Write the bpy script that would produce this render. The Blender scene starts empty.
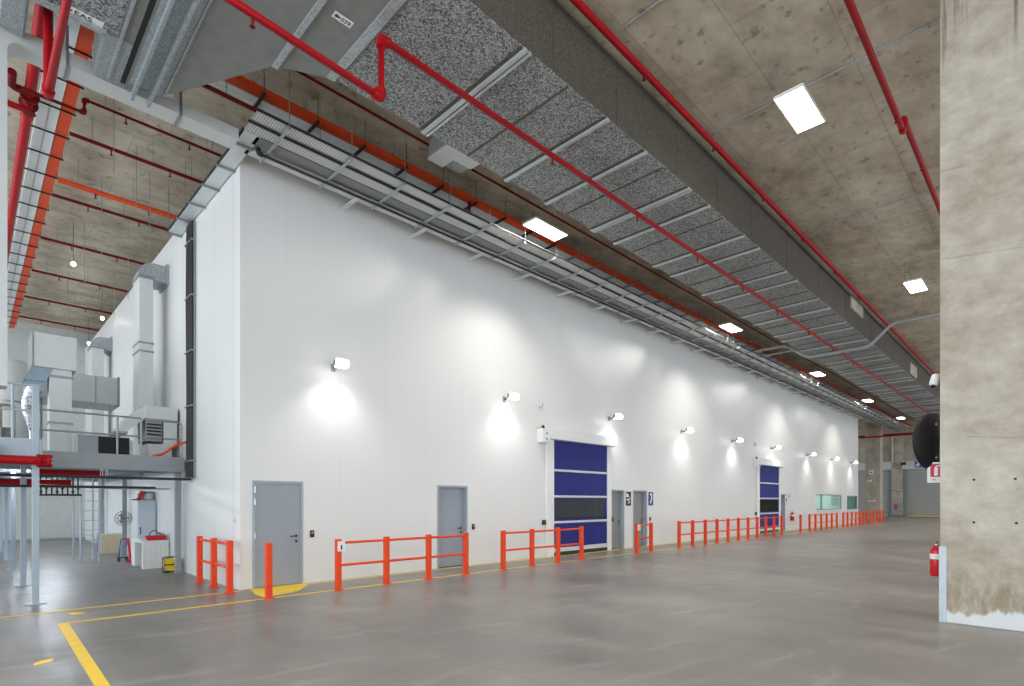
import bpy, bmesh, math, random
from mathutils import Vector, Matrix
random.seed(7)
SC = bpy.context.scene
COL = SC.collection
PI = math.pi
S2 = math.sqrt(2.0)
EYE = 1.70                      # camera height; X runs along the long white wall, Y towards it

# ------------------------------------------------------------------ materials
def lin(c):
    r = []
    for v in c:
        v = v / 255.0
        r.append(v / 12.92 if v <= 0.04045 else ((v + 0.055) / 1.055) ** 2.4)
    return (r[0], r[1], r[2], 1.0)

def new_mat(name):
    m = bpy.data.materials.new(name)
    m.use_nodes = True
    nt = m.node_tree
    b = nt.nodes['Principled BSDF']
    return m, nt, b

def N(nt, kind, **kw):
    n = nt.nodes.new(kind)
    for k, v in kw.items():
        setattr(n, k, v)
    return n

def coords(nt, scale=(1, 1, 1), rot=(0, 0, 0)):
    tc = N(nt, 'ShaderNodeTexCoord')
    mp = N(nt, 'ShaderNodeMapping')
    mp.inputs['Scale'].default_value = scale
    mp.inputs['Rotation'].default_value = rot
    nt.links.new(tc.outputs['Object'], mp.inputs['Vector'])
    return mp.outputs['Vector']

def noise(nt, vec, scale, detail=4, rough=0.55):
    n = N(nt, 'ShaderNodeTexNoise')
    n.inputs['Scale'].default_value = scale
    n.inputs['Detail'].default_value = detail
    n.inputs['Roughness'].default_value = rough
    nt.links.new(vec, n.inputs['Vector'])
    return n.outputs['Fac']

def ramp(nt, fac, stops):
    r = N(nt, 'ShaderNodeValToRGB')
    e = r.color_ramp.elements
    e[0].position, e[0].color = stops[0]
    e[1].position, e[1].color = stops[-1]
    for p, c in stops[1:-1]:
        k = e.new(p)
        k.color = c
    nt.links.new(fac, r.inputs['Fac'])
    return r.outputs['Color']

def mix(nt, fac, a, b, mode='MIX'):
    m = N(nt, 'ShaderNodeMix', data_type='RGBA', blend_type=mode)
    for sock, v in ((m.inputs[0], fac), (m.inputs[6], a), (m.inputs[7], b)):
        if isinstance(v, (int, float)):
            sock.default_value = v
        elif isinstance(v, tuple):
            sock.default_value = v
        else:
            nt.links.new(v, sock)
    return m.outputs[2]

def math_node(nt, op, a, b=0.0, clamp=False):
    m = N(nt, 'ShaderNodeMath', operation=op, use_clamp=clamp)
    for i, v in enumerate((a, b)):
        if isinstance(v, (int, float)):
            m.inputs[i].default_value = v
        else:
            nt.links.new(v, m.inputs[i])
    return m.outputs[0]

def maprange(nt, v, a, b, c=0.0, d=1.0, smooth=True):
    m = N(nt, 'ShaderNodeMapRange', interpolation_type='SMOOTHSTEP' if smooth else 'LINEAR')
    nt.links.new(v, m.inputs[0])
    for i, x in enumerate((a, b, c, d)):
        m.inputs[1 + i].default_value = x
    return m.outputs[0]

def bump(nt, b, height, strength=0.2, dist=0.02):
    k = N(nt, 'ShaderNodeBump')
    k.inputs['Strength'].default_value = strength
    k.inputs['Distance'].default_value = dist
    nt.links.new(height, k.inputs['Height'])
    nt.links.new(k.outputs['Normal'], b.inputs['Normal'])

def plain(name, rgb, rough=0.5, metal=0.0, var=0.06, scale=6.0, spec=0.5):
    """painted or metal surface with a little procedural variation"""
    m, nt, b = new_mat(name)
    c = lin(rgb)
    f = noise(nt, coords(nt), scale, 3)
    lo = tuple(x * (1 - var) for x in c[:3]) + (1,)
    hi = tuple(min(1, x * (1 + var)) for x in c[:3]) + (1,)
    nt.links.new(ramp(nt, f, [(0.3, lo), (0.7, hi)]), b.inputs['Base Color'])
    b.inputs['Roughness'].default_value = rough
    b.inputs['Metallic'].default_value = metal
    b.inputs['Specular IOR Level'].default_value = spec
    return m

def emit(name, rgb, strength):
    m, nt, b = new_mat(name)
    b.inputs['Base Color'].default_value = lin(rgb)
    b.inputs['Emission Color'].default_value = lin(rgb)
    b.inputs['Emission Strength'].default_value = strength
    return m

def spangle(name, lo, hi, scale, metal=0.55, rough=0.5):
    m, nt, b = new_mat(name)
    v = coords(nt)
    vo = N(nt, 'ShaderNodeTexVoronoi')
    vo.inputs['Scale'].default_value = scale
    nt.links.new(v, vo.inputs['Vector'])
    sep = N(nt, 'ShaderNodeSeparateColor')
    nt.links.new(vo.outputs['Color'], sep.inputs[0])
    big = noise(nt, v, 1.1, 3)
    f = math_node(nt, 'ADD', math_node(nt, 'MULTIPLY', sep.outputs[0], 0.75), math_node(nt, 'MULTIPLY', big, 0.25))
    nt.links.new(ramp(nt, f, [(0.15, lin(lo)), (0.85, lin(hi))]), b.inputs['Base Color'])
    b.inputs['Metallic'].default_value = metal
    b.inputs['Roughness'].default_value = rough
    return m

def wall_mat(name, rgb, seam_axis, pitch, seam_dark):
    m, nt, b = new_mat(name)
    v = coords(nt)
    sp = N(nt, 'ShaderNodeSeparateXYZ')
    nt.links.new(v, sp.inputs[0])
    p = math_node(nt, 'PINGPONG', sp.outputs[seam_axis], pitch / 2)
    s = maprange(nt, p, 0.004, 0.014)
    f = noise(nt, v, 0.5, 3)
    c = lin(rgb)
    base = ramp(nt, f, [(0.3, tuple(x * 0.965 for x in c[:3]) + (1,)), (0.7, c)])
    dark = tuple(x * seam_dark for x in c[:3]) + (1,)
    nt.links.new(mix(nt, s, dark, base), b.inputs['Base Color'])
    b.inputs['Roughness'].default_value = 0.42
    bump(nt, b, s, 0.25, 0.004)
    return m

def floor_mat():
    m, nt, b = new_mat('polished_concrete')
    v = coords(nt)
    big = noise(nt, v, 0.28, 5, 0.6)
    mid = noise(nt, coords(nt, (1.0, 0.35, 1), (0, 0, 0.5)), 1.4, 6, 0.65)
    f = math_node(nt, 'ADD', math_node(nt, 'MULTIPLY', big, 0.55), math_node(nt, 'MULTIPLY', mid, 0.45))
    c = ramp(nt, f, [(0.36, lin((110, 107, 103))), (0.5, lin((130, 126, 121))), (0.64, lin((154, 150, 144)))])
    sp = N(nt, 'ShaderNodeSeparateXYZ')
    nt.links.new(v, sp.inputs[0])
    jx = maprange(nt, math_node(nt, 'PINGPONG', math_node(nt, 'ADD', sp.outputs[0], 1.6), 2.7), 0.004, 0.012)
    jy = maprange(nt, math_node(nt, 'PINGPONG', math_node(nt, 'ADD', sp.outputs[1], 1.1), 2.9), 0.004, 0.012)
    j = math_node(nt, 'MULTIPLY', jx, jy)
    jj = math_node(nt, 'ADD', math_node(nt, 'MULTIPLY', j, 0.22), 0.78)
    scr = noise(nt, coords(nt, (0.25, 2.5, 1), (0, 0, 0.7)), 2.2, 8, 0.75)
    s2 = maprange(nt, scr, 0.60, 0.70, 1.0, 0.86)
    cj = N(nt, 'ShaderNodeCombineColor')
    q = math_node(nt, 'MULTIPLY', jj, s2)
    for i in range(3):
        nt.links.new(q, cj.inputs[i])
    wv = noise(nt, coords(nt, (0.55, 1.0, 1), (0, 0, -0.6)), 0.9, 3, 0.5)
    wd = N(nt, 'ShaderNodeTexWave', wave_type='RINGS')
    wd.inputs['Scale'].default_value = 0.8
    wd.inputs['Distortion'].default_value = 9.0
    wd.inputs['Detail'].default_value = 4.0
    wd.inputs['Detail Roughness'].default_value = 0.7
    nt.links.new(coords(nt, (0.5, 0.8, 1), (0, 0, 0.3)), wd.inputs['Vector'])
    scuff = math_node(nt, 'MULTIPLY', maprange(nt, wd.outputs['Fac'], 0.72, 1.0), maprange(nt, wv, 0.46, 0.66))
    c = mix(nt, math_node(nt, 'MULTIPLY', scuff, 0.3), c, lin((172, 168, 162)))
    nt.links.new(mix(nt, 1.0, c, cj.outputs[0], 'MULTIPLY'), b.inputs['Base Color'])
    nt.links.new(maprange(nt, mid, 0.3, 0.7, 0.30, 0.46), b.inputs['Roughness'])
    b.inputs['Specular IOR Level'].default_value = 0.5
    bump(nt, b, mid, 0.03, 0.01)
    return m

def ceiling_mat():
    m, nt, b = new_mat('formed_concrete_soffit')
    v = coords(nt)
    big = noise(nt, v, 0.55, 5, 0.6)
    streak = noise(nt, coords(nt, (0.9, 1.4, 1), (0, 0, 0.12)), 1.6, 7, 0.65)
    f = math_node(nt, 'ADD', math_node(nt, 'MULTIPLY', big, 0.5), math_node(nt, 'MULTIPLY', streak, 0.5))
    c = ramp(nt, f, [(0.36, lin((156, 144, 124))), (0.5, lin((192, 181, 161))), (0.64, lin((216, 207, 189)))])
    br = N(nt, 'ShaderNodeTexBrick')
    br.inputs['Scale'].default_value = 1.0
    br.inputs['Mortar Size'].default_value = 0.012
    br.inputs['Mortar Smooth'].default_value = 0.4
    br.inputs['Brick Width'].default_value = 2.4
    br.inputs['Row Height'].default_value = 1.2
    br.inputs['Color1'].default_value = (1, 1, 1, 1)
    br.inputs['Color2'].default_value = (0.90, 0.89, 0.88, 1)
    br.inputs['Mortar'].default_value = (0.70, 0.68, 0.65, 1)
    nt.links.new(v, br.inputs['Vector'])
    c2 = mix(nt, 0.85, c, br.outputs['Color'], 'MULTIPLY')
    blot = maprange(nt, noise(nt, v, 4.6, 4, 0.6), 0.58, 0.70, 0.0, 0.6)
    c3 = mix(nt, blot, c2, lin((112, 101, 84)))
    nt.links.new(c3, b.inputs['Base Color'])
    b.inputs['Roughness'].default_value = 0.85
    bump(nt, b, streak, 0.15, 0.02)
    return m

def column_mat():
    m, nt, b = new_mat('stained_concrete_column')
    v = coords(nt)
    sp = N(nt, 'ShaderNodeSeparateXYZ')
    nt.links.new(v, sp.inputs[0])
    z = sp.outputs[2]
    big = noise(nt, v, 1.1, 6, 0.62)
    str_ = noise(nt, coords(nt, (1, 1, 1.5), (0.12, 0, 0)), 2.6, 7, 0.7)
    f = math_node(nt, 'ADD', math_node(nt, 'MULTIPLY', big, 0.5), math_node(nt, 'MULTIPLY', str_, 0.5))
    c = ramp(nt, f, [(0.34, lin((154, 143, 126))), (0.5, lin((182, 173, 159))), (0.64, lin((202, 196, 186)))])
    # rusty brown drips near the top
    drip = noise(nt, coords(nt, (9, 9, 0.25)), 1.0, 4, 0.6)
    top = maprange(nt, z, 7.0, 8.4)
    d = math_node(nt, 'MULTIPLY', maprange(nt, drip, 0.55, 0.68), top)
    c = mix(nt, math_node(nt, 'MULTIPLY', d, 0.85), c, lin((84, 78, 52)))
    # damp brown patch over a white salt bloom at the foot
    nz = noise(nt, coords(nt, (1, 1, 0.8)), 3.2, 7, 0.75)
    zz = math_node(nt, 'ADD', z, math_node(nt, 'MULTIPLY', nz, -1.5))
    brown = math_node(nt, 'MULTIPLY', maprange(nt, zz, 0.18, -0.35), maprange(nt, noise(nt, coords(nt, (7, 7, 2.2)), 1.2, 7, 0.75), 0.36, 0.60))
    c = mix(nt, math_node(nt, 'MULTIPLY', brown, 0.7), c, lin((138, 122, 92)))
    nw = noise(nt, coords(nt, (1, 1, 0.2)), 1.9, 5, 0.6)
    zw = math_node(nt, 'ADD', z, math_node(nt, 'MULTIPLY', nw, -0.75))
    white = maprange(nt, zw, -0.13, -0.19)
    c = mix(nt, white, c, lin((214, 217, 219)))
    # slanting pour lines
    pl = math_node(nt, 'PINGPONG', math_node(nt, 'ADD', z, math_node(nt, 'MULTIPLY', sp.outputs[1], -0.12)), 0.62)
    ln = math_node(nt, 'MULTIPLY', maprange(nt, pl, 0.016, 0.004), maprange(nt, noise(nt, v, 1.6, 2), 0.45, 0.6))
    c = mix(nt, math_node(nt, 'MULTIPLY', ln, 0.35), c, lin((120, 112, 98)))
    nt.links.new(c, b.inputs['Base Color'])
    b.inputs['Roughness'].default_value = 0.8
    bump(nt, b, big, 0.2, 0.02)
    return m

def striped(name, rgb, axis, pitch, duty, dark, rough=0.45, metal=0.3):
    """metal sheet with fine cross ribs"""
    m, nt, b = new_mat(name)
    sp = N(nt, 'ShaderNodeSeparateXYZ')
    nt.links.new(coords(nt), sp.inputs[0])
    p = math_node(nt, 'PINGPONG', sp.outputs[axis], pitch / 2)
    s = maprange(nt, p, pitch * duty * 0.5 - 0.003, pitch * duty * 0.5 + 0.003)
    c = lin(rgb)
    nt.links.new(mix(nt, s, tuple(x * dark for x in c[:3]) + (1,), c), b.inputs['Base Color'])
    b.inputs['Roughness'].default_value = rough
    b.inputs['Metallic'].default_value = metal
    bump(nt, b, s, 0.4, 0.01)
    return m

def glass_mat(name, tint, gloss=0.12):
    m, nt, b = new_mat(name)
    nt.nodes.remove(b)
    out = nt.nodes['Material Output']
    t = N(nt, 'ShaderNodeBsdfTransparent')
    t.inputs[0].default_value = lin(tint)
    g = N(nt, 'ShaderNodeBsdfGlossy')
    g.inputs['Roughness'].default_value = 0.03
    lw = N(nt, 'ShaderNodeLayerWeight')
    fa = math_node(nt, 'MULTIPLY', math_node(nt, 'POWER', lw.outputs['Facing'], 5.0), 0.5)
    x = N(nt, 'ShaderNodeMixShader')
    f = math_node(nt, 'ADD', fa, gloss, True)
    nt.links.new(f, x.inputs[0])
    nt.links.new(t.outputs[0], x.inputs[1])
    nt.links.new(g.outputs[0], x.inputs[2])
    nt.links.new(x.outputs[0], out.inputs[0])
    return m

M = dict(
    wall=wall_mat('white_panel_wall', (228, 229, 228), 0, 1.14, 0.93),
    side=wall_mat('white_panel_side_wall', (222, 224, 223), 1, 1.14, 0.72),
    plaster=plain('pale_grey_plaster', (196, 200, 198), 0.8),
    floor=floor_mat(), ceiling=ceiling_mat(), column=column_mat(),
    grey_concrete=plain('grey_concrete', (178, 169, 154), 0.85, 0, 0.2, 1.2),
    speckle=spangle('spangled_galvanised_sheet', (62, 65, 66), (178, 182, 182), 50, 0.1, 0.6),
    galv=spangle('galvanised_steel', (142, 150, 153), (182, 190, 193), 60, 0.3, 0.45),
    flange_steel=plain('bright_flange_steel', (186, 194, 196), 0.4, 0.3),
    guard=plain('galvanised_guard', (186, 196, 204), 0.4, 0.2, 0.05, 12),
    dull=plain('dull_duct_board', (130, 132, 129), 0.55, 0.0, 0.10, 5),
    wrap_and_shade=spangle('dark_lagging_and_shade', (66, 62, 55), (100, 94, 84), 60, 0.0, 0.8),
    slit=plain('black_gap_lining', (22, 24, 26), 0.7),
    orange=plain('orange_barrier_paint', (234, 72, 26), 0.45, spec=0.35),
    orange_tray=plain('orange_tray_paint', (226, 74, 20), 0.45),
    red=plain('red_pipe_paint', (168, 12, 24), 0.5, spec=0.25),
    dark_red=plain('dark_red_pipe_paint', (112, 18, 18), 0.55, spec=0.2),
    red_ext=plain('red_extinguisher_paint', (205, 22, 36), 0.25),
    white=plain('white_enamel', (232, 233, 232), 0.4, 0, 0.02),
    offwhite=plain('off_white_duct_sheet', (206, 210, 210), 0.45, 0, 0.03),
    pale=plain('pale_white_tray', (238, 244, 244), 0.45, 0, 0.04),
    ribbed=striped('ribbed_white_tray', (212, 214, 212), 0, 0.045, 0.5, 0.6),
    ribbed_y=striped('perforated_white_tray', (222, 227, 226), 1, 0.045, 0.4, 0.85),
    grey_tray=plain('dark_grey_tray', (128, 130, 128), 0.5, 0.2),
    cabinet_door=plain('pale_blue_cabinet_door', (200, 212, 220), 0.45, 0, 0.02),
    steel=plain('bare_steel', (150, 154, 156), 0.4, 0.5),
    bluegrey=plain('blue_grey_steel_paint', (168, 182, 194), 0.45, 0, 0.03),
    midgrey=plain('mid_grey_steel_paint', (150, 156, 160), 0.45, 0, 0.04),
    door=plain('grey_door_paint', (150, 158, 168), 0.42, 0, 0.02),
    door_dark=plain('dark_grey_door_paint', (140, 140, 138), 0.45, 0, 0.02),
    frame=plain('grey_door_frame_paint', (158, 170, 182), 0.42, 0, 0.02),
    black=plain('black_plastic', (24, 25, 27), 0.45),
    black_gloss=plain('black_gloss_shell', (8, 8, 9), 0.65),
    cable=plain('black_cable_sheath', (34, 35, 36), 0.6),
    blue=plain('blue_vinyl_curtain', (3, 26, 118), 0.6, 0, 0.1, 3),
    yellow=plain('yellow_floor_paint', (252, 212, 52), 0.5, 0, 0.06, 5),
    yellow_plastic=plain('yellow_plastic', (240, 205, 30), 0.4),
    teal=plain('blue_grey_pipe_cover', (140, 158, 172), 0.45),
    beige=plain('beige_carton', (206, 190, 156), 0.75),
    foil=spangle('crinkled_foil', (130, 138, 146), (230, 234, 238), 26, 0.7, 0.35),
    slat=striped('grey_roller_slats', (176, 176, 172), 2, 0.24, 0.2, 0.7, 0.5, 0.1),
    dark=plain('dark_interior', (60, 62, 62), 0.8),
    sign_white=plain('sign_white', (240, 240, 240), 0.5, 0, 0.01),
    sign_black=plain('sign_black', (36, 36, 40), 0.5),
    sign_blue=plain('sign_blue', (38, 50, 118), 0.5),
    sign_red=plain('sign_red', (206, 38, 60), 0.5),
    sign_cyan=plain('sign_bright_blue', (30, 96, 190), 0.5),
    ink=plain('black_ink', (26, 26, 30), 0.6),
    chrome=plain('chrome', (200, 204, 206), 0.2, 0.9),
    panel_light=emit('ceiling_panel_glow', (255, 246, 232), 16.0),
    flood=emit('floodlight_glow', (255, 252, 246), 9.0),
    batten=emit('batten_glow', (232, 244, 255), 120.0),
    bulb=emit('small_bulb_glow', (255, 250, 240), 12.0),
    office_light=emit('office_panel_glow', (226, 255, 250), 9.0),
    glass=glass_mat('clear_glass', (236, 246, 243), 0.04),
    teal_glass=glass_mat('teal_glass', (186, 220, 214), 0.06),
    vinyl=glass_mat('clear_vinyl', (150, 152, 152), 0.03),
)

# ------------------------------------------------------------------ geometry helpers
def wloc(o):
    v = Vector((0, 0, 0))
    while o is not None:
        v += o.location
        o = o.parent
    return v

class MB:
    """collects shapes (world coordinates) and links them as ONE mesh object"""
    def __init__(self):
        self.v, self.f, self.sm = [], [], []
    def add(self, verts, faces, smooth=False):
        k = len(self.v)
        self.v += [tuple(p) for p in verts]
        self.f += [tuple(i + k for i in f) for f in faces]
        self.sm += [smooth] * len(faces)
        return self
    def box(self, x0, x1, y0, y1, z0, z1):
        v = [(x, y, z) for z in (z0, z1) for y in (y0, y1) for x in (x0, x1)]
        return self.add(v, [(0, 2, 3, 1), (4, 5, 7, 6), (0, 1, 5, 4), (2, 6, 7, 3), (0, 4, 6, 2), (1, 3, 7, 5)])
    def rbox(self, x0, x1, y0, y1, z0, z1, b=0.01, seg=2):
        bm = bmesh.new()
        bmesh.ops.create_cube(bm, size=1)
        for q in bm.verts:
            q.co = Vector(((x0 + x1) / 2 + q.co.x * (x1 - x0), (y0 + y1) / 2 + q.co.y * (y1 - y0), (z0 + z1) / 2 + q.co.z * (z1 - z0)))
        bmesh.ops.bevel(bm, geom=list(bm.edges), offset=min(b, 0.45 * min(x1 - x0, y1 - y0, z1 - z0)), segments=seg, affect='EDGES', profile=0.5)
        bm.verts.index_update()
        self.add([q.co.copy() for q in bm.verts], [[q.index for q in f.verts] for f in bm.faces])
        bm.free()
        return self
    def prism(self, pts, axis, a, b):
        """extrude polygon pts along axis (0,1,2) between a and b; pts hold the other two coordinates in order"""
        n = len(pts)
        def put(p, t):
            q = list(p)
            q.insert(axis, t)
            return q
        v = [put(p, a) for p in pts] + [put(p, b) for p in pts]
        f = [tuple(range(n)), tuple(range(2 * n - 1, n - 1, -1))]
        f += [(i, n + i, n + (i + 1) % n, (i + 1) % n) for i in range(n)]
        return self.add(v, f)
    def tube(self, pts, r, n=10, bend=0.0, closed=False):
        pts = [Vector(p) for p in pts]
        if bend > 0 and len(pts) > 2:
            q = [pts[0]]
            for i in range(1, len(pts) - 1):
                a, c, b = pts[i - 1], pts[i], pts[i + 1]
                u, w = (a - c).normalized(), (b - c).normalized()
                l = min(bend, 0.45 * (a - c).length, 0.45 * (b - c).length)
                p0, p1 = c + u * l, c + w * l
                for k in range(6):
                    t = k / 5.0
                    q.append(p0 * (1 - t) ** 2 + c * (2 * t * (1 - t)) + p1 * t ** 2)
            q.append(pts[-1])
            pts = q
        m = len(pts)
        d0 = (pts[1] - pts[0]).normalized()
        ref = Vector((0, 0, 1)) if abs(d0.z) < 0.9 else Vector((1, 0, 0))
        nrm = d0.cross(ref).normalized()
        v, f = [], []
        for i in range(m):
            if closed:
                t = (pts[(i + 1) % m] - pts[i - 1]).normalized()
            elif i == 0:
                t = d0
            elif i == m - 1:
                t = (pts[-1] - pts[-2]).normalized()
            else:
                t = ((pts[i] - pts[i - 1]).normalized() + (pts[i + 1] - pts[i]).normalized()).normalized()
            nrm = (nrm - t * nrm.dot(t)).normalized()
            bi = t.cross(nrm)
            rr = r[i] if isinstance(r, (list, tuple)) else r
            v += [pts[i] + (nrm * math.cos(2 * PI * k / n) + bi * math.sin(2 * PI * k / n)) * rr for k in range(n)]
        for i in range(m if closed else m - 1):
            j = (i + 1) % m
            f += [(i * n + k, j * n + k, j * n + (k + 1) % n, i * n + (k + 1) % n) for k in range(n)]
        self.add(v, f, True)
        if not closed:
            self.add(v[:n], [tuple(range(n))])
            self.add(v[-n:], [tuple(range(n - 1, -1, -1))])
        return self
    def lathe(self, prof, c, axis=(0, 0, 1), n=20):
        """prof = [(radius, height)] around axis from c"""
        ax = Vector(axis).normalized()
        ref = Vector((0, 0, 1)) if abs(ax.z) < 0.9 else Vector((1, 0, 0))
        u = ax.cross(ref).normalized()
        w = ax.cross(u)
        c = Vector(c)
        v, f = [], []
        for r, h in prof:
            v += [c + ax * h + (u * math.cos(2 * PI * k / n) + w * math.sin(2 * PI * k / n)) * r for k in range(n)]
        for i in range(len(prof) - 1):
            f += [(i * n + k, i * n + (k + 1) % n, (i + 1) * n + (k + 1) % n, (i + 1) * n + k) for k in range(n)]
        self.add(v, f, True)
        self.add(v[:n], [tuple(range(n - 1, -1, -1))])
        self.add(v[-n:], [tuple(range(n))])
        return self
    def build(self, name, mat, parent=None, bevel=0.0):
        o = wloc(parent) if parent else Vector((0, 0, 0))
        me = bpy.data.meshes.new(name)
        me.from_pydata([tuple(Vector(p) - o) for p in self.v], [], self.f)
        for p, s in zip(me.polygons, self.sm):
            p.use_smooth = s
        bm = bmesh.new()
        bm.from_mesh(me)
        bmesh.ops.recalc_face_normals(bm, faces=list(bm.faces))
        bm.to_mesh(me)
        bm.free()
        me.materials.append(M[mat])
        ob = bpy.data.objects.new(name, me)
        COL.objects.link(ob)
        if parent:
            ob.parent = parent
        if bevel:
            md = ob.modifiers.new('bevel', 'BEVEL')
            md.width = bevel
            md.segments = 2
        return ob

def B(*a):
    return MB().box(*a)

def tag(o, label, cat, group=None, kind=None):
    o['label'] = label
    o['category'] = cat
    if group:
        o['group'] = group
    if kind:
        o['kind'] = kind
    return o

def thing(name, label, cat, loc=(0, 0, 0), group=None, kind=None):
    o = bpy.data.objects.new(name, None)
    o.empty_display_size = 0.2
    COL.objects.link(o)
    o.location = loc
    return tag(o, label, cat, group, kind)

def structure(o, label=None, cat=None):
    o['kind'] = 'structure'
    if label:
        o['label'] = label
        o['category'] = cat
    return o

def kids(o):
    return [c for c in COL.objects if c.parent == o]

def dup(root, loc, label=None, rz=None):
    r = root.copy()
    COL.objects.link(r)
    r.location = loc
    if rz is not None:
        r.rotation_euler = (0, 0, rz)
    if label:
        r['label'] = label
    for ch in kids(root):
        c = ch.copy()
        COL.objects.link(c)
        c.parent = r
        for g in kids(ch):
            d = g.copy()
            COL.objects.link(d)
            d.parent = c
    return r

def lettering(name, text, size, mat, parent, origin, right, up, depth=0.003):
    """flat letters whose baseline starts at origin, running along `right`, standing along `up` (world vectors)"""
    cu = bpy.data.curves.new('tmp', 'FONT')
    cu.body = text
    cu.size = size
    cu.extrude = depth / 2
    tmp = bpy.data.objects.new('tmp', cu)
    COL.objects.link(tmp)
    dg = bpy.context.evaluated_depsgraph_get()
    me = bpy.data.meshes.new_from_object(tmp.evaluated_get(dg))
    bpy.data.objects.remove(tmp)
    bpy.data.curves.remove(cu)
    R, U = Vector(right).normalized(), Vector(up).normalized()
    Nn = R.cross(U)
    o = Vector(origin) - wloc(parent)
    for v in me.vertices:
        v.co = o + R * v.co.x + U * v.co.y + Nn * v.co.z
    me.name = name
    me.materials.clear()
    me.materials.append(M[mat])
    ob = bpy.data.objects.new(name, me)
    COL.objects.link(ob)
    ob.parent = parent
    return ob

# ------------------------------------------------------------------ building dimensions
WY, WX0, WX1, WTOP = 11.0, 3.676, 49.3, 8.4         # long white wall
CEIL = 9.1
BACKY, FARX = 30.3, 73.7
BX0, BY0 = -9.0, -13.0                              # open sides of the hall behind the camera

# ------------------------------------------------------------------ setting
def wall_with_openings(x0, x1, z0, z1, y, t, holes):
    """one connected wall in the XZ plane; holes = (x0,x1,z0,z1)"""
    xs = sorted({x0, x1, *[h[0] for h in holes], *[h[1] for h in holes]})
    zs = sorted({z0, z1, *[h[2] for h in holes], *[h[3] for h in holes]})
    def solid(i, k):
        if i < 0 or k < 0 or i >= len(xs) - 1 or k >= len(zs) - 1:
            return False
        cx, cz = (xs[i] + xs[i + 1]) / 2, (zs[k] + zs[k + 1]) / 2
        return not any(h[0] < cx < h[1] and h[2] < cz < h[3] for h in holes)
    idx, verts, faces = {}, [], []
    def V(i, k, s):
        if (i, k, s) not in idx:
            idx[(i, k, s)] = len(verts)
            verts.append((xs[i], y + t * s, zs[k]))
        return idx[(i, k, s)]
    for i in range(len(xs) - 1):
        for k in range(len(zs) - 1):
            if not solid(i, k):
                continue
            for s in (0, 1):
                faces.append((V(i, k, s), V(i + 1, k, s), V(i + 1, k + 1, s), V(i, k + 1, s)))
            for di, dk, a, b in ((-1, 0, (i, k), (i, k + 1)), (1, 0, (i + 1, k), (i + 1, k + 1)), (0, -1, (i, k), (i + 1, k)), (0, 1, (i, k + 1), (i + 1, k + 1))):
                if not solid(i + di, k + dk):
                    faces.append((V(*a, 0), V(*b, 0), V(*b, 1), V(*a, 1)))
    return MB().add(verts, faces)

DH = 2.1
ROLL = [12.42, 28.82]                                # roller door frames start here
holes = [(3.9, 4.9, 0, DH), (8.34, 9.34, 0, DH), (15.87, 16.70, 0, DH), (17.27, 18.24, 0, DH), (32.27, 33.10, 0, DH)]
for rx in ROLL:
    holes.append((rx + 0.33, rx + 3.16, 0, 3.6))
WIN1, WIN2 = (38.8, 44.7, 1.10, 2.14), (46.1, 49.15, 1.04, 2.10)
holes += [WIN1, WIN2]

fl = structure(B(BX0, 82, BY0, 34, -0.3, 0).build('floor', 'floor'))
structure(B(BX0, 82, BY0, 34, CEIL, CEIL + 0.35).build('ceiling', 'ceiling'))
structure(wall_with_openings(WX0, WX1, 0, WTOP, WY, 0.2, holes).build('wall_front', 'wall'))
structure(B(WX0, WX0 + 0.2, WY + 0.2, BACKY, 0, WTOP).build('wall_side', 'side'))
structure(B(WX1 - 0.2, WX1, WY + 0.2, 20, 0, WTOP).build('wall_end', 'wall'))
structure(B(BX0, 52, BACKY, BACKY + 0.3, 0, CEIL).build('wall_back', 'plaster'))
structure(B(WX0 + 0.2, WX1 - 0.2, WY + 0.2, BACKY, WTOP - 0.25, WTOP - 0.05).build('ceiling_inner', 'white'))
structure(B(WX0 + 0.2, 38.4, 18.0, 18.2, 0, WTOP - 0.25).build('wall_inner', 'plaster'))
structure(B(BX0 + 0.02, WX0 - 0.005, BACKY - 0.03, BACKY, 0, 0.12).build('baseboard_back', 'steel'))
# office behind the far windows
structure(B(38.2, 38.4, WY + 0.2, 18.0, 0, WTOP - 0.25).build('wall_office', 'white'))
structure(B(45.9, 46.0, WY + 0.2, 15.0, 0, 2.75).build('wall_partition', 'white'))
structure(B(38.4, WX1 - 0.2, 15.0, 15.15, 0, 3.0).build('wall_office_back', 'white'))
structure(B(38.4, WX1 - 0.2, WY + 0.2, 15.0, 2.75, 2.9).build('ceiling_office', 'white'))
# far wall with two roller shutters
structure(B(FARX, FARX + 0.3, -13, 34, 0, CEIL).build('wall_far', 'grey_concrete'))

# floor paint, part of the floor
def paint(mb):
    return mb.build('marking', 'yellow', fl)
paint(B(BX0, 3.66, 10.86, 10.93, 0, 0.004))
paint(B(3.9, 49.0, 10.82, 10.90, 0, 0.004))
paint(B(0.99, 51.0, 9.70, 9.77, 0, 0.004))
paint(MB().prism([(0.88, 9.77), (1.0, 9.77), (0.935, 6.3), (0.67, -12.0), (0.57, -12.0), (0.83, 6.3)], 2, 0, 0.004))
def dab(cx, cy, a, b):
    p = []
    for k in range(14):
        t_ = k * PI / 7
        u, w_ = a * math.cos(t_) * (1 + 0.15 * math.sin(2.3 * k)), b * math.sin(t_) * (1 + 0.15 * math.cos(1.7 * k))
        p.append((cx + (u + w_) / S2, cy + (w_ - u) / S2))
    paint(MB().prism(p, 2, 0, 0.004))
dab(0.571, 7.56, 0.058, 0.11)
dab(1.165, 10.48, 0.11, 0.09)

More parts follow.
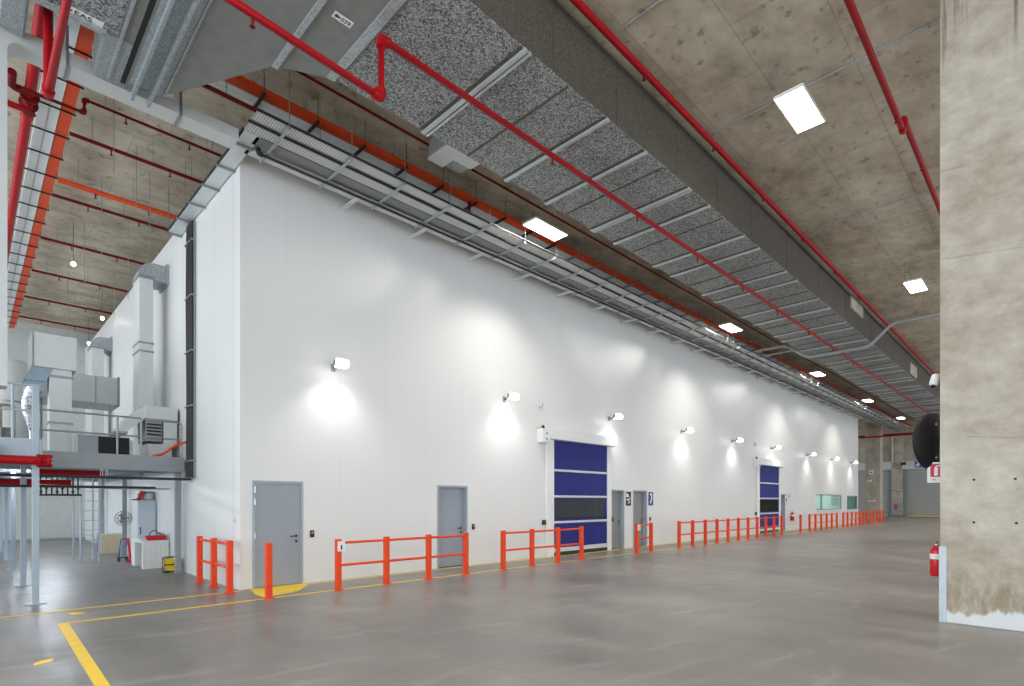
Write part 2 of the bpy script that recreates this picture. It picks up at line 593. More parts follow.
# threshold patch at the first door
hx = [(3.86, 10.98), (4.90, 10.98), (4.86, 10.7), (4.43, 10.13), (3.72, 9.86), (3.70, 10.3)]
tp = thing('threshold_marking', 'yellow hatched patch painted on the floor below the wide grey door', 'floor marking', (4.3, 10.5, 0))
MB().prism(hx, 2, 0.0, 0.006).build('patch', 'yellow', tp)
for i in range(9):
    x = 3.74 + i * 0.075
    MB().prism([(x, 9.93 + i * 0.029), (x + 0.05, 9.935 + i * 0.029), (x + 0.06, 9.985 + i * 0.029), (x + 0.01, 9.98 + i * 0.029)], 2, 0.006, 0.008).build('stripe', 'beige', tp)

# concrete columns
col = structure(MB().rbox(9.69, 10.30, -0.14, 1.167, 0, CEIL, 0.012).build('concrete_column', 'column'),
                'stained pale concrete column carrying the red extinguisher', 'column')
mb = MB()
for y, z in ((0.80, 1.99), (0.385, 1.99), (0.80, 1.41), (0.375, 1.41)):
    mb.lathe([(0.016, 0), (0.016, 0.004)], (9.692, y, z), (-1, 0, 0), 10)
mb.build('bolt_hole', 'ink', col)
g = tag(MB().prism([(9.678, 1.176), (9.678, 1.092), (9.689, 1.092), (9.689, 1.168), (9.77, 1.168), (9.77, 1.176)], 2, 0, 1.06).build('corner_guard', 'guard'),
        'galvanised steel corner guard at the foot of the stained column', 'corner guard')
col2 = structure(MB().rbox(60.0, 61.2, 11.63, 12.83, 0, CEIL, 0.02).build('concrete_column', 'grey_concrete'),
                 'bare concrete column beyond the far end of the white wall', 'column')
col3 = structure(MB().rbox(FARX - 0.5, FARX, 12.05, 13.15, 0, CEIL, 0.02).build('concrete_pier', 'grey_concrete'),
                 'concrete pier between the two grey roller shutters', 'column')

# ------------------------------------------------------------------ doors in the white wall
def door(n, x0, x1, leaf_mat, recess, flush=False, hinges=0, handle_side=1):
    """steel door; the root is the frame"""
    f = 0.05
    mb = MB()
    y0 = WY - 0.012 if flush else WY - 0.01
    mb.box(x0, x0 + f, y0, WY + 0.19, 0, DH)
    mb.box(x1 - f, x1, y0, WY + 0.19, 0, DH)
    mb.box(x0 + f, x1 - f, y0, WY + 0.19, DH - f, DH)
    fr = structure(mb.build('door_%d' % n, 'frame'))
    ly = WY + recess
    leaf = MB().rbox(x0 + f, x1 - f, ly, ly + 0.045, 0.01, DH - f, 0.004).build('leaf', leaf_mat, fr)
    hx_ = (x1 - f - 0.09) if handle_side > 0 else (x0 + f + 0.09)
    h = MB()
    h.lathe([(0.026, 0), (0.026, 0.012)], (hx_, ly, 0.99), (0, -1, 0), 14)
    h.tube([(hx_, ly - 0.01, 0.99), (hx_, ly - 0.05, 0.99), (hx_ - handle_side * 0.14, ly - 0.05, 0.985)], 0.011, 8, 0.02)
    h.build('handle', 'black', leaf)
    MB().lathe([(0.026, 0), (0.026, 0.012)], (hx_, ly, 0.88), (0, -1, 0), 14).build('lock', 'black', leaf)
    for k in range(hinges):
        z = (0.25, 1.02, 1.68, 1.92)[k]
        MB().tube([(x0 + f, ly - 0.012, z - 0.06), (x0 + f, ly - 0.012, z + 0.06)], 0.012, 8).build('hinge', 'chrome', fr)
    return fr
door(1, 3.9, 4.9, 'door', 0.005, True, 4)
door(2, 8.34, 9.34, 'door', 0.12)
door(3, 15.87, 16.70, 'door_dark', 0.14)
door(4, 17.27, 18.24, 'door_dark', 0.14)
door(5, 32.27, 33.10, 'door_dark', 0.14)

def reader(x, label):
    t = thing('card_reader', label, 'card reader', (x, WY, 1.02), 'wall mounted access readers')
    MB().rbox(x - 0.045, x + 0.045, WY - 0.03, WY, 0.945, 1.09, 0.008).build('casing', 'black', t)
    MB().box(x - 0.022, x + 0.022, WY - 0.033, WY - 0.03, 1.02, 1.065).build('window', 'steel', t)
    return t
reader(5.09, 'black card reader on white wall beside the wide flush grey door')
reader(9.53, 'black card reader on white wall beside the recessed grey door')
reader(18.45, 'black card reader on white wall under the blue sign')
sw = thing('switch_plate', 'small pale switch plate on side wall above the short orange barrier', 'switch', (WX0, 11.25, 1.33))
MB().rbox(WX0 - 0.012, WX0, 11.21, 11.29, 1.27, 1.39, 0.004).build('plate', 'offwhite', sw)
B(WX0 - 0.016, WX0 - 0.012, 11.235, 11.265, 1.31, 1.35).build('rocker', 'steel', sw)

# signs beside the toilet-like pair of doors
def pictogram_sign(name, x0, x1, mat, shapes, label):
    t = thing(name, label, 'sign', ((x0 + x1) / 2, WY, 1.53))
    MB().box(x0, x1, WY - 0.006, WY, 1.53, 2.04).build('plate', mat, t)
    s = MB()
    for pts in shapes:
        s.prism([(x0 + p[0] * (x1 - x0), 1.53 + p[1] * 0.51) for p in pts], 1, WY - 0.009, WY - 0.006)
    s.build('pictogram', 'sign_white', t)
    return t
pictogram_sign('pictogram_sign', 16.80, 17.14, 'sign_black',
               [[(0.08, 0.88), (0.3, 0.9), (0.55, 0.72), (0.62, 0.6), (0.1, 0.62)],
                [(0.1, 0.5), (0.4, 0.44), (0.8, 0.58), (0.86, 0.5), (0.45, 0.34), (0.12, 0.4)],
                [(0.3, 0.12), (0.42, 0.12), (0.55, 0.28), (0.85, 0.34), (0.85, 0.27), (0.6, 0.2)]],
               'black sign with white pictogram on wall between two recessed grey doors')
pictogram_sign('pictogram_sign', 18.34, 18.68, 'sign_blue',
               [[(0.2, 0.82), (0.45, 0.92), (0.75, 0.86), (0.78, 0.55), (0.58, 0.2), (0.42, 0.12), (0.3, 0.2), (0.5, 0.42), (0.58, 0.7), (0.4, 0.8)]],
               'blue sign with white pictogram on wall above a card reader')
t = thing('notice_sign', 'tall white notice with black marks on wall beside the farthest grey wall door', 'sign', (33.28, WY, 1.4))
MB().box(33.16, 33.40, WY - 0.006, WY, 1.40, 2.12).build('plate', 'sign_white', t)
mb = MB()
mb.prism([(33.18, 2.08), (33.38, 2.08), (33.38, 1.92), (33.34, 1.92), (33.34, 2.04), (33.18, 2.04)], 1, WY - 0.009, WY - 0.006)
mb.box(33.22, 33.36, WY - 0.009, WY - 0.006, 1.66, 1.86)
mb.box(33.24, 33.30, WY - 0.009, WY - 0.006, 1.46, 1.58)
mb.build('marks', 'ink', t)
t = thing('notice_sign', 'small white square notice with black border above the wall extinguisher', 'sign', (33.72, WY, 1.86))
MB().box(33.57, 33.87, WY - 0.006, WY, 1.86, 2.16).build('plate', 'sign_white', t)
mb = MB()
for a in ((33.60, 33.64, 1.92, 2.13), (33.80, 33.84, 1.92, 2.13), (33.64, 33.80, 1.92, 1.95), (33.72, 33.80, 2.10, 2.13)):
    mb.box(a[0], a[1], WY - 0.009, WY - 0.006, a[2], a[3])
mb.build('border', 'ink', t)

def extinguisher(cx, cy, z0, h, r, label, back):
    """hung by a bracket; back = unit vector towards what it hangs on"""
    t = thing('fire_extinguisher', label, 'fire extinguisher', (cx, cy, z0))
    MB().lathe([(r * 0.9, 0), (r, 0.02), (r, h * 0.74), (r * 0.8, h * 0.82), (r * 0.35, h * 0.87), (r * 0.35, h * 0.9)], (cx, cy, z0), (0, 0, 1), 20).build('cylinder', 'red_ext', t)
    MB().lathe([(r * 1.015, 0), (r * 1.015, h * 0.16)], (cx, cy, z0 + h * 0.5), (0, 0, 1), 20).build('paper_label', 'sign_white', t)
    MB().tube([(cx, cy, z0 + h * 0.88), (cx, cy, z0 + h * 0.95)], r * 0.3, 10).build('valve', 'chrome', t)
    s = Vector((-back[1], back[0], 0))
    c = Vector((cx, cy, z0 + h * 0.95))
    MB().tube([c - s * r * 0.2, c + s * r * 1.0 + Vector((0, 0, h * 0.05))], r * 0.14, 8).build('handle', 'black', t)
    MB().tube([c + s * r * 0.3, c + s * r * 1.25 + Vector((0, 0, -h * 0.04)), c + s * r * 1.2 + Vector((0, 0, -h * 0.35)), c + s * r * 1.1 + Vector((0, 0, -h * 0.5))], r * 0.13, 8, 0.05).build('hose', 'black', t)
    bk = Vector(back)
    p = Vector((cx, cy, z0 + h * 0.6)) + bk * r * 0.95
    MB().box(p.x - 0.02 - abs(bk.x) * 0.0, p.x + 0.02, p.y - 0.02, p.y + 0.02, z0 + h * 0.3, z0 + h * 0.8).build('bracket', 'steel', t)
    return t
extinguisher(33.95, WY - 0.12, 0.55, 0.55, 0.10, 'red fire extinguisher hung on the white wall below a small notice', (0, 1, 0))
extinguisher(10.05, 1.25, 0.60, 0.50, 0.078, 'red fire extinguisher with white label hung on the stained column', (0, -1, 0))

# ------------------------------------------------------------------ roller doors
def roller_door(x, label):
    t = thing('roller_door', label, 'roller door', (x, WY, 0), 'blue rapid roller doors')
    y = WY
    MB().rbox(x + 0.0, x + 0.34, y - 0.075, y - 0.005, 0, 3.58, 0.01).build('guide', 'white', t)
    MB().rbox(x + 3.15, x + 3.40, y - 0.075, y - 0.005, 0, 3.58, 0.01).build('guide', 'white', t)
    MB().rbox(x - 0.02, x + 3.44, y - 0.26, y - 0.005, 3.57, 3.9, 0.015).build('hood', 'white', t)
    cy = y - 0.045
    def sheet(z0, z1, mat, nm):
        mb = MB()
        n = 28
        vs, fs = [], []
        for s in (0, 1):
            for i in range(n + 1):
                xx = x + 0.34 + 2.81 * i / n
                yy = cy + s * 0.006 + 0.004 * math.sin(i * 1.1)
                vs += [(xx, yy, z0), (xx, yy, z1)]
        k = 2 * (n + 1)
        for i in range(n):
            fs.append((2 * i, 2 * i + 2, 2 * i + 3, 2 * i + 1))
            fs.append((k + 2 * i, k + 2 * i + 1, k + 2 * i + 3, k + 2 * i + 2))
        mb.add(vs, fs, True)
        mb.sm = [True] * len(mb.f)
        return mb.build(nm, mat, t)
    bars = (0.20, 1.04, 1.84, 2.65)
    sheet(0.24, 1.02, 'blue', 'curtain')
    w = MB()
    for a in ((0.34, 0.42, 1.10, 1.78), (2.98, 3.15, 1.10, 1.78), (0.34, 3.15, 1.08, 1.14), (0.34, 3.15, 1.76, 1.82)):
        w.box(x + a[0], x + a[1], cy - 0.004, cy + 0.006, a[2], a[3])
    w.build('window_border', 'blue', t)
    B(x + 0.42, x + 2.98, cy, cy + 0.004, 1.14, 1.76).build('window', 'vinyl', t)
    sheet(1.86, 2.63, 'blue', 'curtain')
    sheet(2.67, 3.57, 'blue', 'curtain')
    B(x + 2.70, x + 3.05, y + 0.21, y + 0.35, 0, 3.5).build('inner_guide', 'white', t)
    for z in bars[1:]:
        MB().rbox(x + 0.33, x + 3.16, cy - 0.035, cy + 0.02, z - 0.035, z + 0.035, 0.01).build('bar', 'offwhite', t)
    MB().rbox(x + 0.33, x + 3.16, cy - 0.045, cy + 0.02, 0.12, 0.25, 0.01).build('bottom_bar', 'offwhite', t)
    B(x + 0.34, x + 3.15, cy - 0.02, cy + 0.02, 0.0, 0.12).build('seal', 'black', t)
    for bx in (x - 0.09, x + 3.46):
        b = MB().rbox(bx - 0.05, bx + 0.05, y - 0.08, y, 0.98, 1.13, 0.01)
        b.build('push_button', 'black', t)
    c = thing('control_box', 'white control box with red beacon beside ' + label.split(' with ')[0], 'control box', (x - 0.19, y, 3.45), 'door control boxes')
    cb = MB().rbox(x - 0.36, x - 0.025, y - 0.24, y, 3.45, 3.86, 0.01).build('cabinet', 'white', c)
    for zz in (3.56, 3.72):
        MB().lathe([(0.03, 0), (0.03, 0.02)], (x - 0.19, y - 0.24, zz), (0, -1, 0), 12).build('button', 'steel', cb)
    MB().lathe([(0.05, 0), (0.05, 0.07), (0.03, 0.11)], (x - 0.22, y - 0.12, 3.86), (0, 0, 1), 14).build('beacon', 'dark_red', c)
    s = thing('motion_sensor', 'small pale motion sensor on the wall above ' + label.split(' with ')[0], 'sensor', (x - 0.24, y, 4.55), 'door motion sensors')
    MB().rbox(x - 0.29, x - 0.19, y - 0.10, y, 4.52, 4.70, 0.02).build('casing', 'offwhite', s)
    B(x - 0.265, x - 0.215, y - 0.105, y - 0.10, 4.55, 4.62).build('lens', 'steel', s)
roller_door(ROLL[0], 'first blue roller door with silver bars from the building corner')
roller_door(ROLL[1], 'second blue roller door with silver bars, beside the longest barrier')

# ------------------------------------------------------------------ far office windows
def window(n, d, glass, mull):
    x0, x1, z0, z1 = d
    f = MB()
    for a in ((x0, x0 + 0.06, z0, z1), (x1 - 0.06, x1, z0, z1), (x0 + 0.06, x1 - 0.06, z0, z0 + 0.06), (x0 + 0.06, x1 - 0.06, z1 - 0.06, z1)):
        f.box(a[0], a[1], WY + 0.02, WY + 0.12, a[2], a[3])
    for m_ in mull:
        f.box(m_ - 0.03, m_ + 0.03, WY + 0.02, WY + 0.12, z0 + 0.06, z1 - 0.06)
    r = structure(f.build('window_%d' % n, 'midgrey'))
    B(x0 + 0.05, x1 - 0.05, WY + 0.06, WY + 0.07, z0 + 0.05, z1 - 0.05).build('pane', glass, r)
    B(x0 - 0.05, x1 + 0.05, WY - 0.04, WY + 0.02, z0 - 0.05, z0).build('sill', 'white', r)
    return r
window(1, WIN1, 'glass', (40.1,))
window(2, WIN2, 'teal_glass', ())
t = thing('office_ceiling_light', 'flat bright light panel inside the office behind the windows', 'ceiling light', (43.5, 13, 2.7))
B(39.5, 45.5, 12.5, 13.1, 2.72, 2.75).build('frame', 'white', t)
B(39.55, 45.45, 12.55, 13.05, 2.71, 2.72).build('diffuser', 'office_light', t)
t = thing('office_ceiling_light', 'flat light panel behind the teal window at the wall end', 'ceiling light', (47.6, 13, 2.7))
B(46.6, 48.6, 12.5, 13.1, 2.72, 2.75).build('frame', 'white', t)
B(46.65, 48.55, 12.55, 13.05, 2.71, 2.72).build('diffuser', 'office_light', t)
t = thing('notice_board', 'grey grid notice board on the office wall seen through the window', 'notice board', (45.88, 11.7, 1.4))
B(45.87, 45.897, 11.42, 11.96, 1.38, 2.06).build('board', 'steel', t)
for i in range(3):
    for k in range(3):
        B(45.86, 45.87, 11.45 + i * 0.17, 11.59 + i * 0.17, 1.42 + k * 0.21, 1.58 + k * 0.21).build('sheet', 'offwhite', t)
t = thing('office_cabinet', 'grey cabinet with a white sheet standing inside the office window', 'cabinet', (40.3, 13.3, 0))
MB().rbox(39.6, 40.5, 12.4, 13.2, 0, 2.1, 0.01).build('body', 'midgrey', t)
B(39.75, 40.3, 12.39, 12.4, 1.3, 1.95).build('sheet', 'sign_white', t)

# ------------------------------------------------------------------ orange safety barriers
PW = 0.05
def post_mb(x, y, h=0.97):
    return MB().rbox(x - PW, x + PW, y - PW, y + PW, 0, h, 0.008)
def plate_mb(x, y):
    return MB().box(x - 0.085, x + 0.085, y - 0.085, y + 0.085, 0, 0.012)
def barrier(pts, label, notice=False):
    t = thing('safety_barrier', label, 'barrier', (pts[0][0], pts[0][1], 0), 'orange safety barriers')
    for i, (x, y) in enumerate(pts):
        p = post_mb(x, y).build('post', 'orange', t)
        plate_mb(x, y).build('base_plate', 'orange', p)
    (xa, ya), (xb, yb) = pts[0], pts[-1]
    for z in (0.90, 0.47):
        MB().tube([(xa, ya, z), (xb, yb, z)], 0.026, 10).build('rail', 'orange', t)
    if notice:
        n = B(xa - 0.04, xa + 0.11, ya - PW - 0.012, ya - PW - 0.002, 0.74, 0.93).build('notice', 'sign_white', t)
        n['label'] = 'white notice with black mark'
        B(xa + 0.02, xa + 0.05, ya - PW - 0.015, ya - PW - 0.012, 0.77, 0.86).build('mark', 'ink', n)
    return t
BY = 9.72
barrier([(3.43, 10.80), (3.43, 11.72), (3.43, 12.64)], 'three post orange barrier along the side wall round the building corner')
barrier([(5.02 + i * 1.06, BY) for i in range(4)], 'four post orange barrier with white notice, in front of the recessed grey door', True)
barrier([(9.41 + i * 1.05, BY) for i in range(4)], 'four post orange barrier reaching across the first blue roller door')
barrier([(15.50, BY), (16.38, BY)], 'shortest orange barrier, two posts with a white notice', True)
barrier([(18.32 + i * 1.043, BY) for i in range(11)], 'eleven post orange barrier running up to the second blue roller door')
barrier([(33.1 + i * 1.06, BY) for i in range(6)], 'six post orange barrier before the clear office window')
barrier([(39.84 + i * 1.033, BY) for i in range(12)], 'twelve post orange barrier ending beyond the white wall')
for x, lab in ((3.72, 'single orange bollard standing before the wide grey door'), (31.6, 'single orange bollard standing near the wall extinguisher')):
    t = thing('bollard', lab, 'bollard', (x, BY, 0), 'orange bollards')
    MB().rbox(x - PW, x + PW, BY - PW, BY + PW, 0, 0.97, 0.008).build('post', 'orange', t)
    plate_mb(x, BY).build('base_plate', 'orange', t)

# ------------------------------------------------------------------ wall floodlights
ORD = ['first', 'second', 'third', 'fourth', 'fifth', 'sixth', 'seventh', 'eighth', 'ninth']
FX = [5.56, 10.68, 15.76, 20.9, 25.85, 30.9, 36.9, 42.0, 46.9]
t0 = thing('wall_floodlight', '', 'wall light', (0, 0, 0), 'floodlights along the white wall')
MB().rbox(-0.05, 0.05, -0.02, 0, -0.08, 0.08, 0.008).build('wall_plate', 'steel', t0)
MB().tube([(0, -0.01, 0.0), (0, -0.14, 0.0), (0, -0.30, 0.05)], 0.018, 8, 0.06).build('arm', 'black', t0)
hd = MB().prism([(-0.26, 0.10), (-0.36, 0.12), (-0.36, -0.02), (-0.26, -0.02)], 0, -0.12, 0.12).build('lamp_head', 'steel', t0)
MB().prism([(-0.28, -0.021), (-0.362, -0.021), (-0.362, 0.115), (-0.43, 0.11), (-0.49, 0.06), (-0.49, -0.03), (-0.44, -0.06), (-0.28, -0.05)], 0, -0.11, 0.11).build('lens', 'flood', hd)
for i, x in enumerate(FX):
    lab = '%s wall floodlight along the white wall from the building corner' % ORD[i]
    if i == 0:
        t0.location = (x, WY, 4.56)
        t0['label'] = lab
    else:
        dup(t0, (x, WY, 4.56), lab)
    l = bpy.data.lights.new('flood_beam', 'SPOT')
    l.energy = 72
    l.spot_size = math.radians(122)
    l.spot_blend = 1.0
    l.shadow_soft_size = 0.09
    l.color = (1.0, 0.98, 0.94)
    o = bpy.data.objects.new('flood_beam', l)
    COL.objects.link(o)
    o.location = (x, WY - 0.52, 4.52)
    o.rotation_euler = Vector((0, 0.14, -1)).to_track_quat('-Z', 'Y').to_euler()

# ------------------------------------------------------------------ ceiling panel lights
LX = [-0.7, 10.12, 20.95, 31.8, 42.6, 53.4, 64.2]
def panel_light():
    t = thing('ceiling_panel_light', '', 'ceiling light', (0, 0, 0), 'suspended ceiling panel lights')
    f = MB()
    f.box(-0.59, 0.59, -0.225, 0.225, 0.02, 0.05)
    f.box(-0.60, -0.575, -0.235, 0.235, -0.005, 0.02)
    f.box(0.575, 0.60, -0.235, 0.235, -0.005, 0.02)
    f.box(-0.575, 0.575, -0.235, -0.215, -0.005, 0.02)
    f.box(-0.575, 0.575, 0.215, 0.235, -0.005, 0.02)
    f.build('frame', 'white', t)
    B(-0.575, 0.575, -0.215, 0.215, 0.0, 0.02).build('diffuser', 'panel_light', t)
    for x in (-0.5, 0.5):
        MB().tube([(x, 0.2, 0.05), (x, 0.2, CEIL - 8.403)], 0.009, 6).build('rod', 'steel', t)
    return t
pl = panel_light()
first = True
lights_n = 0
for ry, nm in ((8.94, 'beside the cable trays'), (3.12, 'between the big duct and stained column'), (-2.7, 'over the side behind the column')):
    for i, x in enumerate(LX):
        if i == 0 and ry > 8:
            continue                        # the plenum stands there
        lab = '%s panel light in the row %s' % (ORD[i if ry < 8 else i - 1], nm)
        if first:
            pl.location = (x, ry, 8.4)
            pl['label'] = lab
            first = False
        else:
            dup(pl, (x, ry, 8.4), lab)

# downlight of every panel: a wide cone that dies out towards the horizontal
for ry in (8.94, 3.12, -2.7):
    for i, x in enumerate(LX):
        if i == 0 and ry > 8:
            continue
        l = bpy.data.lights.new('panel_downlight', 'SPOT')
        l.energy = 420
        l.spot_size = math.radians(128)
        l.spot_blend = 0.7
        l.shadow_soft_size = 0.2
        l.color = (1.0, 0.95, 0.88)
        o = bpy.data.objects.new('panel_downlight', l)
        COL.objects.link(o)
        o.location = (x, ry, 8.36)
# side lobes of the luminaires next to the wall
for x in LX[1:5]:
    for dx, pw in ((-4.0, 200), (-2.2, 60), (0.2, 12), (2.4, 60), (4.4, 200)):
        l = bpy.data.lights.new('panel_side_beam', 'SPOT')
        l.energy = pw
        l.spot_size = math.radians(34)
        l.spot_blend = 1.0
        l.shadow_soft_size = 0.10
        l.color = (1.0, 0.96, 0.9)
        o = bpy.data.objects.new('panel_side_beam', l)
        COL.objects.link(o)
        o.location = (x + dx * 0.12, 9.0, 8.3)
        o.rotation_euler = Vector((dx, 2.0, -1.38)).to_track_quat('-Z', 'Y').to_euler()

# ------------------------------------------------------------------ main galvanised duct and plenum
DZ0, DZ1, DY0, DY1 = 7.9, 8.98, 5.15, 7.50
JX = 3.87
t = thing('air_duct', 'long speckled galvanised air duct running along the ceiling past the white wall', 'air duct', (JX, 6.3, DZ0))
mb = MB()
mb.box(JX, 66, DY0 + 0.006, DY1, DZ0, DZ1)
mb.build('body', 'speckle', t)
B(JX, 66, DY0, DY0 + 0.006, DZ0 + 0.015, DZ1).build('side_lagging', 'wrap_and_shade', t)
fx = [5.41, 6.35, 7.34, 8.51, 9.14, 10.1, 11.0, 11.7, 12.8, 13.7, 14.7, 15.6]
while fx[-1] < 60:
    fx.append(fx[-1] + (1.1 if len(fx) % 2 else 0.85))
for i, x in enumerate(fx):
    big = i in (0,) or i % 5 == 0
    m_ = MB()
    if i % 3 == 1:
        m_.box(x - 0.016, x + 0.016, DY0 + 0.02, DY1 - 0.02, DZ0 - 0.014, DZ0)
        m_.build('seam_or_shade', 'wrap_and_shade', t)
    else:
        m_.box(x - 0.03, x + 0.03, DY0 - 0.012, DY1 + 0.03, DZ0 - 0.045, DZ0)
        m_.build('flange', 'flange_steel', t)
        B(x - 0.09, x - 0.03, DY0 + 0.01, DY1, DZ0 - 0.012, DZ0).build('seam_or_shade', 'wrap_and_shade', t)  # dark strip paints in the shadow line beside the flange
        if big:
            B(x + 0.06, x + 0.10, DY0 - 0.012, DY1 + 0.03, DZ0 - 0.045, DZ0).build('flange', 'flange_steel', t)
for i, x in enumerate((6.0, 7.6, 9.6, 11.4, 13.2, 15.6, 18.4, 21.4, 25, 29)):
    MB().box(x - 0.012, x + 0.012, DY0 - 0.008, DY0, DZ0 + 0.02, DZ1).build('side_seam', 'wrap_and_shade', t)
MB().rbox(22.0, 23.6, DY0 - 0.05, DY0, 8.5, 8.93, 0.01).build('access_panel', 'grey_concrete', t)
MB().rbox(33.0, 34.6, DY0 - 0.05, DY0, 8.0, 8.55, 0.01).build('access_panel', 'grey_concrete', t)

t = thing('duct_plenum', 'wide dull grey duct plenum feeding the long speckled duct', 'air duct', (2.5, 7, DZ0))
poly = [(JX, DY0), (JX, 7.50), (3.10, 7.88), (2.20, 9.55), (1.66, 9.93), (1.66, 8.9), (-2.5, 8.9), (-2.5, DY0)]
MB().prism(poly, 2, DZ0, 8.45).build('body', 'dull', t)
poly2 = [(1.60, 8.9), (1.60, 9.88), (1.30, 9.86), (1.30, 8.9)]
MB().prism(poly2, 2, DZ0, 8.45).build('side_branch', 'galv', t)
B(1.60, 1.66, 8.0, 9.85, DZ0 + 0.03, 8.45).build('gap', 'slit', t)
B(1.60, 1.66, 6.0, 9.8, DZ0 - 0.004, DZ0 + 0.03).build('gap', 'slit', t)
for x, ya, yb, w, drop in ((JX - 0.10, DY0, 7.53, 0.12, 0.03), (3.10, DY0, 7.88, 0.07, 0.04), (2.13, 6.0, 9.66, 0.03, 0.02), (1.99, 6.0, 9.98, 0.04, 0.09), (1.78, 6.0, 9.99, 0.04, 0.09), (1.46, 6.0, 9.86, 0.03, 0.03)):
    MB().box(x - w / 2, x + w / 2, ya, yb, DZ0 - drop, DZ0).build('flange', 'galv', t)
B(1.70, 2.12, 6.0, 9.70, DZ0 - 0.006, DZ0).build('bottom_sheet', 'galv', t)
MB().box(-2.5, 1.30, 8.84, 8.9, DZ0 - 0.06, DZ0 + 0.0).build('edge_angle', 'galv', t)
B(-2.5, 1.42, 7.2, 8.84, DZ0 - 0.005, DZ0).build('bottom_sheet', 'speckle', t)
# duct identification stickers, lettered as in the place
def sticker(x0, x1, y0, y1, text, arrow_x, size):
    s = B(x0, x1, y0, y1, DZ0 - 0.012, DZ0 - 0.006).build('sticker', 'sign_white', t)
    s['label'] = 'white flow sticker with black arrow'
    z = DZ0 - 0.014
    yc = (y0 + y1) / 2
    a = MB()
    # seen from below, towards +Y is up the picture's left: arrow points to -X
    h = (y1 - y0) * 0.32
    a.prism([(arrow_x, yc), (arrow_x + 0.035, yc + h), (arrow_x + 0.035, yc + h * 0.35), (arrow_x + 0.075, yc + h * 0.35),
             (arrow_x + 0.075, yc - h * 0.35), (arrow_x + 0.035, yc - h * 0.35), (arrow_x + 0.035, yc - h)], 2, z - 0.002, z + 0.003)
    a.build('arrow', 'ink', s)
    lettering('letters', text, size, 'ink', s, (arrow_x + 0.09, yc + size * 0.36, z), (1, 0, 0), (0, -1, 0))
sticker(3.29, 3.545, 6.44, 6.55, '039', 3.305, 0.085)
sticker(0.85, 1.255, 8.73, 8.84, 'EAS', 0.865, 0.115)

t = thing('branch_duct', 'small galvanised duct dropping behind the white run at the ceiling corner', 'air duct', (0.45, 9.4, 8.0))
MB().rbox(0.30, 0.56, 9.0, 9.95, 8.02, 9.0, 0.01).build('body', 'galv', t)
B(0.50, 0.53, 8.98, 9.97, 8.0, 8.04).build('flange', 'galv', t)

# white boxed run with rounded corner
t = thing('white_boxed_duct', 'white boxed duct running under the ceiling and turning down with a rounded corner', 'air duct', (1.5, 10.2, 8))
prof = []
R0 = 0.28
xv = 0.385
prof += [(3.32, 8.13), (3.32, 7.94), (xv + R0 * 0.5, 7.94)]
for k in range(7):
    a = PI / 2 + k * PI / 12
    prof.append((xv + 0.14 + 0.14 * math.cos(a), 7.80 + 0.14 * math.sin(a)))
prof += [(xv, 3.25), (0.10, 3.25), (0.10, 8.13)]
MB().prism([(p[0], p[1]) for p in prof], 1, 10.0, 10.355).build('body', 'offwhite', t)
B(2.42, 2.46, 9.99, 10.37, 7.92, 8.5).build('hanger', 'steel', t)
B(1.0, 1.03, 9.99, 10.37, 7.92, 8.5).build('hanger', 'steel', t)

# ------------------------------------------------------------------ pipes
def pipe(name, label, cat, pts, r, mat, group=None, bend=0.0, clips=(), heads=(), sleeves=True, up=None):
    """pipe with couplings at its corners; clips = points of hanger rods up to the ceiling"""
    t = thing(name, label, cat, pts[0], group)
    MB().tube(pts, r, 12, bend).build('pipe', mat, t)
    if sleeves:
        for p, q, s in zip(pts, pts[1:], pts[2:]):
            p, q, s = Vector(p), Vector(q), Vector(s)
            a = q + (p - q).normalized() * r * 2.2
            b = q + (s - q).normalized() * r * 2.2
            MB().tube([a, q, b], r * 1.25, 12, r * 1.6).build('elbow', mat, t)
    for c in clips:
        c = Vector(c)
        MB().tube([c + Vector((0, 0, r)), (c.x, c.y, CEIL - 0.003)], 0.006, 6).build('hanger_rod', 'steel', t)
    for h in heads:
        h = Vector(h)
        MB().lathe([(r * 0.35, 0), (r * 0.35, 0.05), (0.012, 0.055), (0.012, 0.09), (0.03, 0.092), (0.03, 0.097)], h - Vector((0, 0, r * 0.9)), (0, 0, -1), 10).build('sprinkler_head', 'dark_red', t)
    return t
RX = 3.80
pipe('sprinkler_pipe', 'red pipe dropping in two steps and running beneath the speckled duct', 'pipe',
     [(0.76, 9.45, 8.75), (0.76, 9.45, 7.08), (0.76, 6.2, 7.08), (RX, 6.2, 6.93), (RX, 6.2, 7.70), (66, 6.2, 7.70)], 0.052, 'red',
     clips=(), heads=[(x, 6.2, 7.70) for x in (7.2, 9.9, 12.6, 15.3, 18, 21, 24, 27)] + [(2.2, 6.2, 7.01)])
pipe('sprinkler_pipe', 'red pipe along the ceiling beside the dark lagged duct face', 'pipe',
     [(0.5, 4.88, 8.88), (66, 4.88, 8.88)], 0.055, 'red', heads=[(x, 4.88, 8.88) for x in (8, 10.6, 13.2, 16, 19, 22)])
pipe('sprinkler_pipe', 'red ceiling pipe with a short step, running into the stained column', 'pipe',
     [(2, 2.06, 8.70), (12.55, 2.06, 8.70), (12.55, 2.06, 8.95), (30, 2.06, 8.95)], 0.05, 'red', heads=[(11.9, 2.06, 8.7), (14.5, 2.06, 8.95)])
pipe('drain_pipe', 'white drain pipe crossing below the speckled duct with sloping bends', 'pipe',
     [(24.2, 9.3, 8.2), (24.2, 8.02, 8.2), (24.2, 7.2, 7.54), (24.2, 5.05, 7.56), (24.2, 4.31, 8.27), (24.2, 0.4, 8.30)], 0.058, 'midgrey',
     bend=0.2, clips=[(24.2, 3.4, 8.28), (24.2, 8.6, 8.2)], sleeves=False)
